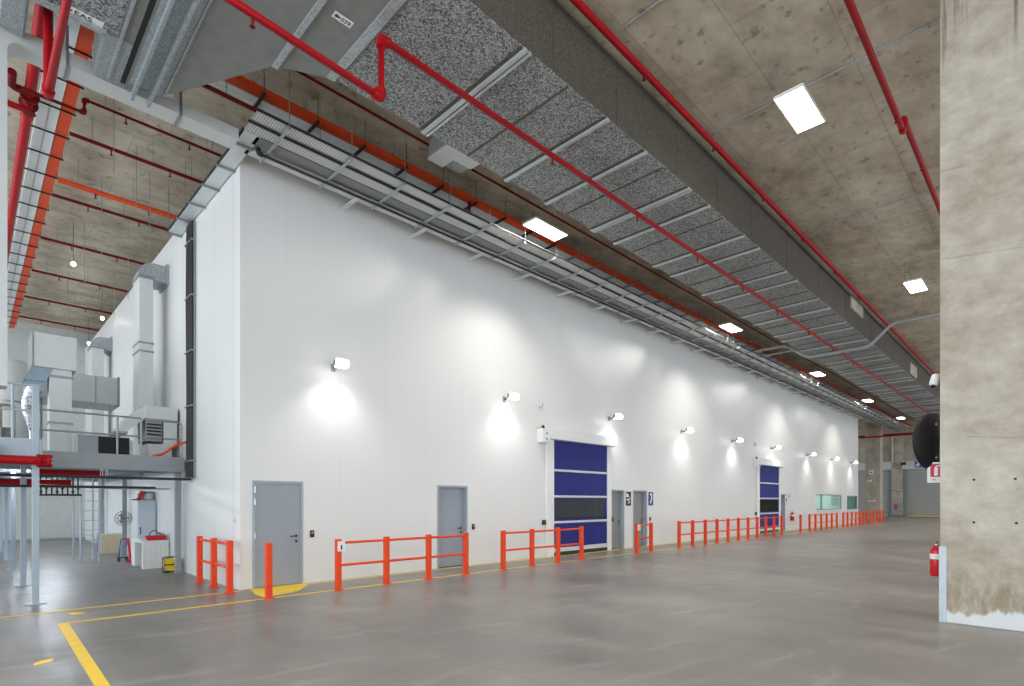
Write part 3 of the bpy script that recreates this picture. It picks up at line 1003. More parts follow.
pipe('drain_pipe', 'thin pale pipe running level from beside the drain pipe towards the wall', 'pipe',
     [(25.4, 8.1, 8.25), (25.4, 9.25, 8.25), (24.9, 9.5, 8.2)], 0.05, 'midgrey', sleeves=False, bend=0.1)
# ceiling conduits
for k, (x, ya, yb, lab) in enumerate(((10.55, -9, 4.8, 'pale conduit across the ceiling beside the big panel light'),
                                     (7.23, -9, 4.8, 'pale conduit across the ceiling nearer the open side'),
                                     (16.2, -9, 4.8, 'pale conduit across the ceiling beyond the stepped red pipe'))):
    t = thing('ceiling_conduit', lab, 'conduit', (x, ya, CEIL - 0.03), 'conduits on the ceiling')
    MB().tube([(x, ya, CEIL - 0.025), (x, yb, CEIL - 0.025)], 0.014, 8).build('tube', 'galv', t)
    for q in range(6):
        y = ya + 1.2 + q * 2.3
        B(x - 0.03, x + 0.03, y - 0.02, y + 0.02, CEIL - 0.045, CEIL).build('saddle', 'steel', t)
# thin pipes between the duct and the trays
pipe('thin_pipe', 'thin rust coloured pipe along the ceiling just past the duct edge', 'pipe', [(2.0, 8.25, 8.95), (60, 8.25, 8.95)], 0.02, 'dark_red', clips=[(x, 8.25, 8.95) for x in (5, 8, 11, 14, 18)])
pipe('thin_pipe', 'thin rust coloured pipe along the ceiling beside the orange tray', 'pipe', [(2.4, 9.05, 8.95), (60, 9.05, 8.95)], 0.025, 'dark_red', clips=[(x, 9.05, 8.95) for x in (4, 7, 10, 13, 17)])
t = thing('junction_housing', 'pale angled housing under the ceiling between the duct and orange tray', 'housing', (7.0, 8.7, 8.6))
MB().box(6.62, 7.42, 8.35, 9.0, 8.66, 9.0).build('body', 'galv', t)
MB().prism([(6.60, 8.33), (7.44, 8.33), (7.44, 8.66), (6.98, 8.66), (6.98, 9.02), (6.60, 9.02)], 2, 8.62, 8.66).build('cover', 'offwhite', t)

# ------------------------------------------------------------------ orange and white service trays
def tray_mb(a, b, w0, w1, z, lip, axis):
    """shallow U tray along axis from a to b, width w0..w1 in the other one"""
    th = 0.012
    pts = [(w0, z), (w1, z), (w1, z + lip), (w1 - th, z + lip), (w1 - th, z + th), (w0 + th, z + th), (w0 + th, z + lip), (w0, z + lip)]
    return MB().prism(pts, axis, a, b)
t = thing('orange_cable_tray', 'orange cable tray running under the ceiling and round the building corner', 'cable tray', (1.2, 9.5, 8.6))
tray_mb(1.18, 62, 9.49, 9.66, 8.60, 0.10, 0).build('tray', 'orange_tray', t)
tray_mb(9.95, 29.5, 1.18, 1.34, 8.60, 0.10, 1).build('tray', 'orange_tray', t)
t = thing('white_service_tray', 'wide white service tray running beside the orange cable tray', 'cable tray', (1.0, 9.8, 8.6))
mb = tray_mb(0.88, 62, 9.68, 9.80, 8.60, 0.08, 0)
tray_mb(0.88, 62, 9.81, 9.93, 8.60, 0.08, 0).build('tray', 'pale', t)
mb.build('tray', 'pale', t)
tray_mb(9.94, 29.5, 0.87, 1.01, 8.60, 0.08, 1).build('tray', 'pale', t)
tray_mb(9.94, 29.5, 1.03, 1.16, 8.60, 0.08, 1).build('tray', 'pale', t)
x = 2.6
while x < 48:
    m_ = MB().box(x - 0.02, x + 0.02, 9.45, 9.99, 8.55, 8.595)
    for y in (9.47, 9.97):
        m_.tube([(x, y, 8.55), (x, y, CEIL - 0.003)], 0.006, 6)
    m_.build('trapeze', 'cable' if x < 12 else 'steel', t)
    x += 0.95
y = 10.6
while y < 29:
    m_ = MB().box(0.80, 1.38, y - 0.01, y + 0.01, 8.575, 8.598)
    for xx in (0.82, 1.36):
        m_.tube([(xx, y, 8.56), (xx, y, CEIL - 0.003)], 0.006, 6)
    m_.build('trapeze', 'cable', t)
    y += 0.9

# ------------------------------------------------------------------ cable tray rack along the wall head
TZ = 8.10
t = thing('cable_tray_rack', 'long rack of galvanised cable trays along the head of the white wall', 'cable tray', (3.4, 10, TZ))
X1 = 60
tray_mb(3.60, X1, 10.36, 10.58, TZ, 0.06, 0).build('tray', 'offwhite', t)
tray_mb(3.60, X1, 9.94, 10.20, TZ, 0.07, 0).build('tray', 'grey_tray', t)
tray_mb(3.38, X1, 9.67, 9.91, TZ, 0.07, 0).build('tray', 'ribbed', t)
tray_mb(3.38, X1, 9.32, 9.56, TZ + 0.02, 0.07, 0).build('tray', 'ribbed', t)
MB().tube([(3.36, 9.66, TZ + 0.03), (X1, 9.66, TZ + 0.03)], 0.022, 8).build('black_edge', 'cable', t)
MB().tube([(3.36, 9.31, TZ + 0.05), (X1, 9.31, TZ + 0.05)], 0.022, 8).build('black_edge', 'cable', t)
mb = MB()
for k in range(6):
    yy = 10.40 + 0.03 * k
    mb.tube([(3.6, yy, TZ + 0.03), (20, yy + 0.004, TZ + 0.03), (X1, yy, TZ + 0.03)], 0.011, 6)
mb.build('cables', 'cable', t)
x, i = 3.9, 0
while x < 58:
    m_ = MB().box(x - 0.018, x + 0.018, 9.28, 10.60, TZ - 0.045, TZ - 0.004)
    rods = ((9.285,), (9.93,)) if i % 2 else ((9.285,), (9.93,), (10.585,))
    for (yy,) in rods:
        m_.tube([(x, yy, TZ - 0.04), (x, yy, CEIL - 0.003)], 0.007, 6)
    m_.build('trapeze', 'galv', t)
    x += 1.17
    i += 1
x = 5.77
while x < 48.5:
    B(x - 0.035, x + 0.035, 10.3, WY, TZ - 0.09, TZ - 0.045).build('support_arm', 'offwhite', t)
    x += 1.78
pipe('black_pipe', 'black pipe hung below the wall side of the tray rack', 'pipe', [(3.75, 10.28, 8.30), (3.75, 10.28, 8.03), (X1, 10.28, 8.03)], 0.034, 'cable', sleeves=True)
pipe('sprinkler_pipe', 'dark red pipe running between the trays at the wall head', 'pipe', [(1.6, 9.60, 8.32), (8.2, 9.60, 8.32), (8.2, 9.60, 8.7)], 0.035, 'dark_red', clips=[(x_, 9.6, 8.32) for x_ in (3, 4.6, 6.2, 7.6)])
t = thing('cable_tray', 'white perforated cable tray along the head of the side wall', 'cable tray', (3.5, 12, TZ))
tray_mb(9.92, 15.0, 3.39, 3.655, TZ, 0.07, 1).build('tray', 'ribbed_y', t)
MB().tube([(3.375, 9.92, TZ + 0.03), (3.375, 15.0, TZ + 0.03)], 0.02, 8).build('black_edge', 'cable', t)
for k in range(6):
    yy = 10.35 + k * 0.92
    B(3.34, WX0 - 0.002, yy - 0.02, yy + 0.02, TZ - 0.04, TZ - 0.003).build('support_arm', 'steel', t)
for yy in (11.9, 13.4, 14.8):
    MB().tube([(3.36, yy, TZ - 0.02), (3.36, yy, CEIL)], 0.006, 6).build('hanger_rod', 'steel', t)

# vertical cable run on the side wall
t = thing('cable_riser', 'dark bundle of vertical cables on a ladder down the side wall', 'cable riser', (3.6, 14.05, 2.2))
r_ = MB()
r_.box(WX0 - 0.05, WX0 - 0.005, 13.80, 13.825, 2.25, 8.05)
r_.box(WX0 - 0.05, WX0 - 0.005, 14.30, 14.325, 2.25, 8.05)
r_.build('ladder_rail', 'steel', t)
mb = MB()
for k in range(11):
    yy = 13.85 + k * 0.042
    mb.tube([(WX0 - 0.055 - 0.012 * (k % 3), yy, 2.24), (WX0 - 0.06, yy + 0.01 * math.sin(k), 4.2), (WX0 - 0.055 - 0.01 * ((k + 1) % 3), yy, 6.2), (WX0 - 0.06, yy, 8.05)], 0.024, 8)
mb.build('cables', 'cable', t)
for k in range(5):
    z = 2.6 + k * 1.25
    B(WX0 - 0.11, WX0 - 0.003, 13.79, 14.335, z, z + 0.03).build('strap', 'steel', t)

# ------------------------------------------------------------------ sprinkler branches over the plant area
rows = [(11.7, 8.45, 0.03), (13.1, 8.6, 0.035), (14.95, 8.5, 0.055), (16.0, 8.6, 0.035), (18.8, 8.6, 0.035), (21.65, 8.6, 0.035), (24.6, 8.6, 0.035), (27.4, 8.6, 0.035)]
for i, (yy, zz, r) in enumerate(rows):
    m_ = 'orange_tray' if i == 2 else 'dark_red'
    pipe('branch_pipe', '%s %s branch pipe under the ceiling behind the white boxed duct' % (ORD[i], 'brighter orange red' if i == 2 else 'dark red'), 'pipe',
         [(1.36, yy, zz), (6.5, yy, zz)] if i else [(0.62, yy, 8.30), (1.41, yy, 8.30), (1.41, yy, 8.53), (6.5, yy, 8.53)], r, m_, 'branch pipes above the plant area', sleeves=not i,
         clips=[(1.7, yy, zz + 0.08 * (not i)), (2.7, yy, zz + 0.08 * (not i)), (3.4, yy, zz + 0.08 * (not i))], heads=[(2.0, yy, zz + 0.08 * (not i)), (3.0, yy, zz + 0.08 * (not i))])
pipe('main_pipe', 'thick dark red main pipe along the ceiling beside the white service tray', 'pipe',
     [(0.74, 9.75, 8.62), (0.74, 12.6, 8.45), (0.74, 29.6, 8.45)], 0.075, 'red', clips=[(0.74, q, 8.45) for q in (14, 17, 20, 23, 26)])
t = thing('pipe_valve', 'dark red pipe valve assembly joining the main pipe', 'valve', (0.74, 12.3, 8.3))
MB().lathe([(0.13, 0), (0.13, 0.03), (0.08, 0.04), (0.08, 0.26), (0.13, 0.27), (0.13, 0.30)], (0.74, 12.1, 8.46), (0, 1, 0), 16).build('body', 'dark_red', t)
MB().tube([(0.0, 12.3, 8.3), (0.74, 12.3, 8.3), (0.74, 12.3, 8.42)], 0.05, 10, 0.08).build('branch', 'red', t)
MB().lathe([(0.09, 0), (0.09, 0.02)], (0.74, 12.25, 8.25), (0, 0, -1), 14).build('hand_wheel', 'dark_red', t)
MB().tube([(0.5, 11.6, 8.44), (0.5, 12.0, 8.44), (0.74, 12.0, 8.44)], 0.06, 10, 0.1).build('bypass', 'dark_red', t)
for k, (x, yy) in enumerate(((2.0, 18.5), (3.3, 23.3), (3.45, 27.4))):
    t = thing('pendant_bulb', '%s small white bulb hanging under the ceiling of the plant area' % ORD[k], 'ceiling light', (x, yy, 8.0), 'small bulbs over the plant area')
    MB().tube([(x, yy, 8.06), (x, yy, CEIL - 0.003)], 0.006, 6).build('cord', 'cable', t)
    MB().lathe([(0.02, -0.05), (0.05, -0.02), (0.055, 0.02), (0.03, 0.06)], (x, yy, 8.0), (0, 0, 1), 12).build('bulb', 'bulb', t)
for k, (x, yy, z) in enumerate(((1.9, 12.2, 7.7), (2.5, 13.6, 7.8), (2.9, 14.4, 7.3), (2.2, 15.6, 7.2), (3.0, 17.3, 7.0), (2.2, 18.2, 7.2), (3.2, 20.5, 7.3), (2.3, 22.5, 7.0))):
    tag(MB().tube([(x, yy, z), (x, yy, CEIL - 0.003)], 0.007, 6).build('hanging_rod', 'steel'), 'thin steel rod hanging loose from the concrete ceiling over the plant area', 'rod', 'loose hanging rods')

# ------------------------------------------------------------------ mezzanine
DK = 2.70
t = thing('mezzanine_platform', 'grey steel mezzanine platform on posts carrying the air units', 'platform', (1.5, 14, 0))
MB().prism([(-6, 11.95), (0.84, 11.95), (0.84, 14.55), (3.60, 14.55), (3.60, 26), (-6, 26)], 2, DK - 0.06, DK).build('deck', 'midgrey', t)
b_ = B(-6, 0.88, 11.88, 11.95, 2.43, DK + 0.02)
b_.build('edge_beam', 'bluegrey', t)
B(0.80, 0.88, 11.95, 14.48, 2.43, DK + 0.02).build('edge_beam', 'bluegrey', t)
B(0.88, 3.60, 14.46, 14.54, 2.38, DK + 0.02).build('edge_beam', 'midgrey', t)
B(3.53, 3.60, 14.54, 26, 2.40, DK - 0.06).build('edge_beam', 'midgrey', t)
for k in range(6):
    yy = 16.6 + k * 1.8
    B(-6, 3.53, yy - 0.05, yy + 0.05, 2.42, DK - 0.06).build('joist', 'midgrey', t)
for yy, top in ((11.915, 3.62), (14.68, 2.42), (18.1, 2.42), (21.4, 2.42), (24.9, 2.42)):
    p = MB().rbox(0.755, 0.845, yy - 0.045, yy + 0.045, 0, top, 0.006).build('post', 'bluegrey', t)
    B(0.67, 0.93, yy - 0.11, yy + 0.11, 0, 0.015).build('base_plate', 'bluegrey', p)
for yy in (14.72, 20.9, 24.9):
    p = MB().rbox(3.47, 3.59, yy - 0.06, yy + 0.06, 0, 2.42, 0.006).build('post', 'midgrey', t)
    B(3.42, 3.64, yy - 0.12, yy + 0.12, 0, 0.015).build('base_plate', 'midgrey', p)
g_ = thing('guard_rail', 'pale steel guard rail along the front edge of the mezzanine', 'guard rail', (0, 11.9, DK + 0.02))
for z in (3.60, 3.18):
    MB().tube([(-6, 11.91, z), (0.76, 11.91, z)], 0.021, 8).build('rail', 'bluegrey', g_)
for xx in (-1.6, 0.2, 0.52):
    MB().tube([(xx, 11.91, DK + 0.02), (xx, 11.91, 3.60)], 0.02, 8).build('upright', 'bluegrey', g_)
g_ = thing('guard_rail', 'grey steel guard rail with a rounded end loop beside the side wall', 'guard rail', (1, 14.5, DK + 0.02))
for z in (3.55, 3.14):
    MB().tube([(0.88, 14.5, z), (2.76, 14.5, z)], 0.02, 8).build('rail', 'steel', g_)
MB().tube([(2.76, 14.5, DK + 0.02), (2.76, 14.5, 3.53), (3.55, 14.5, 3.53), (3.55, 14.5, DK + 0.02)], 0.022, 8, 0.08).build('end_loop', 'steel', g_)
MB().tube([(2.76, 14.5, 3.13), (3.55, 14.5, 3.13)], 0.02, 8).build('rail', 'steel', g_)
for xx in (0.92, 2.32):
    MB().tube([(xx, 14.5, DK + 0.02), (xx, 14.5, 3.55)], 0.022, 8).build('upright', 'steel', g_)

pipe('fire_main', 'bright red fire main with flanged end before the mezzanine edge', 'pipe', [(-5, 11.78, 2.36), (0.86, 11.78, 2.36)], 0.07, 'red', sleeves=False)
t = thing('pipe_flange', 'red bolted flange valve on the end of the fire main', 'valve', (1.05, 11.78, 2.36))
MB().lathe([(0.11, 0), (0.11, 0.03), (0.08, 0.035), (0.08, 0.11), (0.11, 0.115), (0.11, 0.15), (0.05, 0.16)], (0.82, 11.78, 2.36), (1, 0, 0), 16).build('body', 'red', t)
mb = MB()
for k in range(8):
    a = k * PI / 4
    mb.tube([(0.80, 11.78 + 0.09 * math.cos(a), 2.36 + 0.09 * math.sin(a)), (1.00, 11.78 + 0.09 * math.cos(a), 2.36 + 0.09 * math.sin(a))], 0.012, 6)
mb.build('bolts', 'red', t)
tag(B(0.27, 0.30, 11.70, 11.88, 2.28, 2.60).build('pipe_bracket', 'offwhite'), 'pale bracket strap holding the fire main to the mezzanine edge', 'bracket')
pipe('fire_pipe', 'dark red pipe below the mezzanine beside the black cable tray', 'pipe', [(0.95, 15.2, 2.32), (2.2, 15.2, 2.32)], 0.055, 'red', clips=(), sleeves=False)
pipe('fire_pipe', 'lower dark red pipe below the mezzanine with branch fittings', 'pipe', [(0.5, 16.6, 2.12), (1.75, 16.6, 2.12)], 0.085, 'red', sleeves=False)
for yy, z, xe, lab in ((14.1, 2.17, 3.62, 'upper black cable tray strung below the mezzanine edge'), (14.34, 1.97, 2.98, 'lower black cable tray strung below the mezzanine edge')):
    t = thing('cable_tray', lab, 'cable tray', (1, yy, z))
    tray_mb(-5, xe, yy - 0.10, yy + 0.10, z, 0.05, 0).build('tray', 'cable', t)
    mb = MB()
    for k in range(5):
        mb.tube([(-5, yy - 0.06 + 0.03 * k, z + 0.035), (xe - 0.05, yy - 0.06 + 0.03 * k, z + 0.035)], 0.012, 6)
    mb.build('cables', 'slit', t)
    for xx in (2.02, 2.10):
        MB().tube([(xx, yy + 0.11, z), (xx, yy + 0.11, 2.36), (xx, 14.47, 2.39)], 0.008, 6).build('hanger_rod', 'offwhite', t)
t = thing('valve_manifold', 'row of dark pipe valves hung below the mezzanine', 'valve', (2, 17, 1.9))
mb = MB()
for k in range(8):
    x = 1.25 + 0.10 * k
    mb.tube([(x, 17.2, 1.84), (x, 17.2, 2.40)], 0.016, 8)
    mb.lathe([(0.03, 0), (0.03, 0.05)], (x, 17.2, 1.9 + 0.09 * (k % 3)), (0, 0, 1), 10)
mb.tube([(1.18, 17.2, 1.85), (2.02, 17.2, 1.85)], 0.025, 8)
mb.build('manifold', 'cable', t)
pipe('tray_conduit', 'pale conduit line below the mezzanine reaching the side wall', 'conduit', [(1.0, 15.8, 2.05), (2.6, 15.8, 2.0), (3.62, 15.8, 2.0)], 0.025, 'offwhite', sleeves=False)

for k, (x, yy) in enumerate(((1.35, 17.75), (1.5, 21.4), (1.9, 24.6), (-1.6, 17.75), (-1.6, 21.5))):
    b_ = thing('batten_light', '%s slim batten light fixed under the mezzanine deck' % ORD[k], 'batten light', (x, yy, 2.6), 'batten lights under the mezzanine')
    B(x - 0.6, x + 0.6, yy - 0.03, yy + 0.03, 2.58, DK - 0.061).build('spine', 'white', b_)
    MB().tube([(x - 0.58, yy, 2.555), (x + 0.58, yy, 2.555)], 0.02, 8).build('tube', 'batten', b_)
# air units and ducts on the mezzanine
t = thing('duct_hood', 'large white duct box raised above the mezzanine with a blue grey underside', 'air duct', (1.35, 15.8, DK))
MB().rbox(1.0, 1.74, 15.5, 16.6, 4.60, 5.34, 0.015).build('box', 'offwhite', t)
MB().prism([(0.98, 4.62), (1.34, 4.62), (1.22, 4.30), (0.86, 4.30)], 1, 15.55, 16.4).build('transition', 'teal', t)
MB().prism([(0.90, 4.30), (1.22, 4.30), (1.16, 4.08), (0.86, 4.08)], 1, 15.6, 16.3).build('transition', 'teal', t)
MB().rbox(1.27, 1.66, 15.56, 15.98, DK + 0.05, 4.60, 0.008).build('riser', 'offwhite', t)
for z in (4.42, 3.40):
    B(1.25, 1.68, 15.54, 16.0, z, z + 0.045).build('flange', 'steel', t)
MB().rbox(1.25, 1.70, 15.53, 16.02, DK, DK + 0.12, 0.008).build('foot', 'offwhite', t)
B(0.985, 1.0, 15.48, 16.62, 4.60, 5.36).build('flange', 'steel', t)
t = thing('box_duct', 'wide off white box duct running level behind the raised duct box', 'air duct', (2.3, 18.5, DK))
MB().rbox(0.9, 2.92, 18.0, 19.4, 4.30, 5.02, 0.012).build('body', 'offwhite', t)
B(2.88, 2.93, 17.97, 19.43, 4.27, 5.05).build('flange', 'steel', t)
B(2.40, 2.42, 17.985, 18.0, 4.30, 5.02).build('seam_or_shade', 'steel', t)
for xx in (1.3, 2.7):
    B(xx, xx + 0.05, 18.1, 18.15, DK, 4.30).build('leg', 'steel', t)
def riser(x0, x1, y0, y1, z1, lab, zf):
    t = thing('wall_riser_duct', lab, 'air duct', (x0, y0, DK), 'riser ducts on the side wall')
    MB().rbox(x0, x1, y0, y1, DK, z1 - 0.35, 0.01).build('riser', 'offwhite', t)
    # square elbow turning into the wall
    n = 6
    pts = [(x0, z1 - 0.35)]
    for k in range(n + 1):
        a = PI - k * PI / 2 / n
        pts.append((x0 + 0.3 + 0.3 * math.cos(a), z1 - 0.32 + 0.32 * math.sin(a)))
    pts += [(WX0, z1), (WX0, z1 - 0.42), (x1, z1 - 0.42), (x1, z1 - 0.35)]
    MB().prism(pts, 1, y0 - 0.02, y1 + 0.02).build('elbow', 'galv', t)
    B(x0 - 0.02, x1 + 0.02, y0 - 0.03, y1 + 0.03, z1 - 0.42, z1 - 0.37).build('flange', 'steel', t)
    B(WX0 - 0.06, WX0 - 0.002, y0 - 0.07, y1 + 0.07, z1 - 0.47, z1 + 0.05).build('wall_collar', 'galv', t)
    for z in zf:
        B(x0 - 0.015, x1 + 0.015, y0 - 0.02, y1 + 0.02, z, z + 0.04).build('flange', 'steel', t)
riser(3.04, 3.34, 16.2, 16.9, 7.72, 'tall white riser duct with elbow into the side wall near the cable riser', (5.66, 5.45))
riser(3.08, 3.44, 23.9, 24.6, 7.5, 'farther white riser duct with elbow into the side wall', (5.3,))
t = thing('air_handling_unit', 'white air handling unit with sloping hood beside the side wall on the mezzanine', 'air unit', (3.3, 15.6, DK))
MB().rbox(2.96, 3.62, 15.1, 16.1, 3.64, 3.95, 0.01).build('upper_box', 'offwhite', t)
MB().prism([(2.96, 3.95), (2.96, 3.66), (2.60, 3.30), (2.42, 3.30), (2.72, 3.72)], 1, 15.15, 16.08).build('sloping_hood', 'offwhite', t)
B(2.40, 2.62, 15.13, 16.10, 3.25, 3.30).build('flange', 'steel', t)
MB().rbox(2.98, 3.32, 15.2, 16.05, 3.12, 3.62, 0.01).build('fan_section', 'midgrey', t)
mb = MB()
for k in range(5):
    mb.box(3.0, 3.30, 15.185, 15.2, 3.18 + 0.08 * k, 3.22 + 0.08 * k)
mb.build('louvre', 'cable', t)
MB().rbox(3.34, 3.62, 15.15, 16.05, 3.0, 3.62, 0.01).build('side_panel', 'offwhite', t)
MB().rbox(3.02, 3.52, 15.2, 16.05, DK, 3.06, 0.01).build('base_cabinet', 'offwhite', t)
pipe('orange_hose', 'short orange red hose from the air unit into the cable riser', 'hose', [(3.05, 14.9, 2.74), (3.25, 14.8, 2.80), (3.45, 14.6, 3.0), (3.62, 14.36, 3.08)], 0.03, 'orange_tray', bend=0.1, sleeves=False)
t = thing('condensing_unit', 'grey condensing unit with black coil face on the mezzanine deck', 'air unit', (2.1, 15.1, DK))
MB().rbox(1.68, 2.62, 14.9, 15.4, DK, 3.14, 0.01).build('casing', 'midgrey', t)
B(2.04, 2.60, 14.885, 14.9, DK + 0.02, 3.12).build('coil_face', 'slit', t)
B(2.62, 2.68, 14.92, 15.38, DK, 3.08).build('end_cap', 'offwhite', t)
t = thing('flexible_duct', 'crinkled foil flexible duct beside the mezzanine post', 'air duct', (0.95, 14.0, DK))
pts, rr = [], []
for k in range(40):
    z = DK + 0.02 + 1.35 * k / 39
    pts.append((0.93 + 0.06 * math.sin(k * 0.17), 14.9 + 0.02 * math.cos(k * 0.2), z))
    rr.append(0.085 + 0.012 * (k % 2))
MB().tube(pts, rr, 14).build('hose', 'foil', t)
MB().lathe([(0.10, 0), (0.10, 0.04)], (0.93, 14.9, DK), (0, 0, 1), 16).build('collar', 'steel', t)
t = thing('storage_tank', 'white round tank with dark base on the mezzanine deck', 'tank', (0.28, 14.0, DK))
MB().lathe([(0.20, 0), (0.21, 0.04), (0.21, 0.95), (0.15, 1.06), (0.05, 1.09)], (0.22, 14.1, DK + 0.12), (0, 0, 1), 20).build('shell', 'white', t)
MB().lathe([(0.23, 0), (0.23, 0.12)], (0.22, 14.1, DK), (0, 0, 1), 20).build('base', 'grey_tray', t)
t = thing('pump_set', 'grey pump set with green pipes beside the white tank on the mezzanine', 'pump', (0.62, 14.4, DK))
mb = MB()
mb.lathe([(0.10, 0), (0.11, 0.03), (0.11, 0.28), (0.08, 0.31)], (0.55, 14.3, DK + 0.1), (0, 0, 1), 14)
mb.box(0.42, 0.78, 14.15, 14.45, DK, DK + 0.1)
mb.build('motor', 'grey_tray', t)
MB().tube([(0.64, 14.3, DK + 0.1), (0.64, 14.3, DK + 0.85), (0.45, 14.3, DK + 0.85), (0.45, 14.3, DK + 0.4)], 0.03, 8, 0.05).build('pipework', 'grey_concrete', t)
t = thing('insulated_tank', 'off white upright cylinder behind the tank at the mezzanine edge', 'tank', (0.7, 17.5, DK))
MB().lathe([(0.4, 0), (0.42, 0.05), (0.42, 2.2), (0.25, 2.35)], (0.72, 17.6, DK), (0, 0, 1), 20).build('shell', 'offwhite', t)
MB().lathe([(0.43, 0), (0.43, 0.05)], (0.72, 17.6, DK + 1.3), (0, 0, 1), 20).build('band', 'steel', t)

# ------------------------------------------------------------------ things under the mezzanine
t = thing('access_ladder', 'white steel access ladder with back legs standing under the mezzanine', 'ladder', (2.4, 19, 0))
for xx in (2.21, 2.62):
    MB().tube([(xx, 19.0, 0), (xx, 19.0, 2.6)], 0.024, 8).build('stile', 'bluegrey', t)
for k in range(9):
    MB().tube([(2.21, 19.0, 0.35 + 0.27 * k), (2.62, 19.0, 0.35 + 0.27 * k)], 0.013, 6).build('rung', 'bluegrey', t)
for xx in (2.18, 2.64):
    MB().tube([(xx, 20.2, 0), (xx, 20.2, 2.6)], 0.022, 8).build('leg', 'bluegrey', t)
for xx, x2 in ((2.21, 2.18), (2.62, 2.64)):
    MB().tube([(xx, 19.0, 0.55), (x2, 20.2, 0.55)], 0.014, 6).build('brace', 'bluegrey', t)
MB().tube([(2.18, 20.2, 0.7), (2.64, 20.2, 0.7)], 0.014, 6).build('brace', 'bluegrey', t)

t = thing('work_bench', 'white kneehole bench against the side wall under the mezzanine', 'bench', (3.35, 17, 0))
x0, x1, y0, y1, h = 3.09, 3.66, 16.08, 17.4, 0.70
MB().rbox(x0, x1, y0, y1, h - 0.06, h, 0.006).build('worktop', 'white', t)
MB().rbox(x0, x1, y0, y0 + 0.12, 0, h - 0.06, 0.006).build('end_panel', 'white', t)
MB().rbox(x0, x1, y1 - 0.40, y1, 0, h - 0.06, 0.006).build('drawer_unit', 'white', t)
B(x1 - 0.03, x1, y0 + 0.12, y1 - 0.40, 0.05, h - 0.06).build('back_panel', 'midgrey', t)
for k in range(5):
    B(x0 + 0.05 + k * 0.11, x0 + 0.055 + k * 0.11, y0 - 0.003, y0, 0.05, h - 0.1).build('panel_groove', 'offwhite', t)
t = thing('toolbox', 'red open toolbox on the white bench', 'toolbox', (3.42, 16.35, 0.70))
MB().prism([(3.22, 0.70), (3.62, 0.70), (3.64, 0.82), (3.20, 0.82)], 1, 16.2, 16.42).build('tray', 'red_ext', t)
MB().tube([(3.26, 16.31, 0.80), (3.30, 16.31, 0.90), (3.38, 16.31, 0.96), (3.44, 16.31, 0.90), (3.56, 16.31, 0.86)], 0.012, 6, 0.03).build('handle', 'black', t)
MB().rbox(3.45, 3.60, 16.24, 16.38, 0.80, 0.87, 0.01).build('tools', 'steel', t)
t = thing('tall_cabinet', 'tall pale grey cabinet beyond the white bench', 'cabinet', (3.4, 18.4, 0))
MB().rbox(3.24, 3.66, 17.46, 18.1, 0, 1.72, 0.008).build('body', 'offwhite', t)
MB().rbox(3.26, 3.65, 17.445, 17.46, 0.05, 1.68, 0.004).build('door', 'cabinet_door', t)
MB().box(3.29, 3.31, 17.42, 17.445, 0.8, 1.0).build('handle', 'black', t)
t = thing('blower', 'red and dark blue blower lying on top of the tall cabinet', 'blower', (3.2, 18.4, 1.72))
MB().prism([(3.24, 1.72), (3.33, 1.72), (3.42, 1.96), (3.34, 1.98), (3.29, 1.82)], 1, 17.6, 17.8).build('body', 'red_ext', t)
B(3.16, 3.37, 17.58, 17.82, 1.72, 1.75).build('base', 'sign_blue', t)
t = thing('helmet_bin', 'white tub with rolled cable on the tall cabinet', 'tub', (3.5, 18.45, 1.72))
MB().lathe([(0.10, 0), (0.14, 0.03), (0.15, 0.16), (0.10, 0.2)], (3.53, 17.75, 1.72), (0, 0, 1), 16).build('tub', 'offwhite', t)
MB().tube([(3.53 + 0.11 * math.cos(k * PI / 6), 17.75 + 0.11 * math.sin(k * PI / 6), 1.94) for k in range(12)], 0.025, 8, closed=True).build('coil', 'steel', t)
t = thing('cable_reel', 'yellow cable reel with black stand on the floor beside the side wall', 'cable reel', (3.42, 14.95, 0))
MB().lathe([(0.15, 0), (0.15, 0.02), (0.13, 0.03), (0.13, 0.18), (0.15, 0.19), (0.15, 0.21)], (3.44, 14.85, 0.19), (0, 1, 0), 20).build('drum', 'yellow_plastic', t)
mb = MB()
mb.tube([(3.29, 14.90, 0.02), (3.29, 14.90, 0.36), (3.59, 14.90, 0.36), (3.59, 14.90, 0.02)], 0.010, 8, 0.04)
mb.tube([(3.29, 15.06, 0.02), (3.29, 15.06, 0.36), (3.59, 15.06, 0.36), (3.59, 15.06, 0.02)], 0.010, 8, 0.04)
mb.tube([(3.27, 14.90, 0.015), (3.62, 14.90, 0.015)], 0.010, 6)
mb.tube([(3.27, 15.06, 0.015), (3.62, 15.06, 0.015)], 0.010, 6)
mb.box(3.28, 3.56, 14.835, 14.85, 0.18, 0.205)
for xx in (3.29, 3.59):
    mb.tube([(xx, 14.90, 0.015), (xx, 15.06, 0.015)], 0.010, 6)
    mb.tube([(xx, 14.90, 0.33), (xx, 15.06, 0.33)], 0.010, 6)
mb.build('stand', 'black', t)
t = thing('wall_fan', 'round wire guard fan clamped on a mezzanine post', 'fan', (3.45, 20.75, 1.2))
c = Vector((3.45, 20.6, 1.16))
mb = MB()
for rad in (0.22, 0.15, 0.08):
    mb.tube([c + Vector((rad * math.cos(k * PI / 12), -0.03 * (1 - rad / 0.22), rad * math.sin(k * PI / 12))) for k in range(24)], 0.012, 6, closed=True)
for k in range(10):
    a = k * PI / 5
    mb.tube([c + Vector((0.04 * math.cos(a), -0.035, 0.04 * math.sin(a))), c + Vector((0.22 * math.cos(a), 0, 0.22 * math.sin(a)))], 0.007, 5)
mb.build('guard', 'steel', t)
mb = MB()
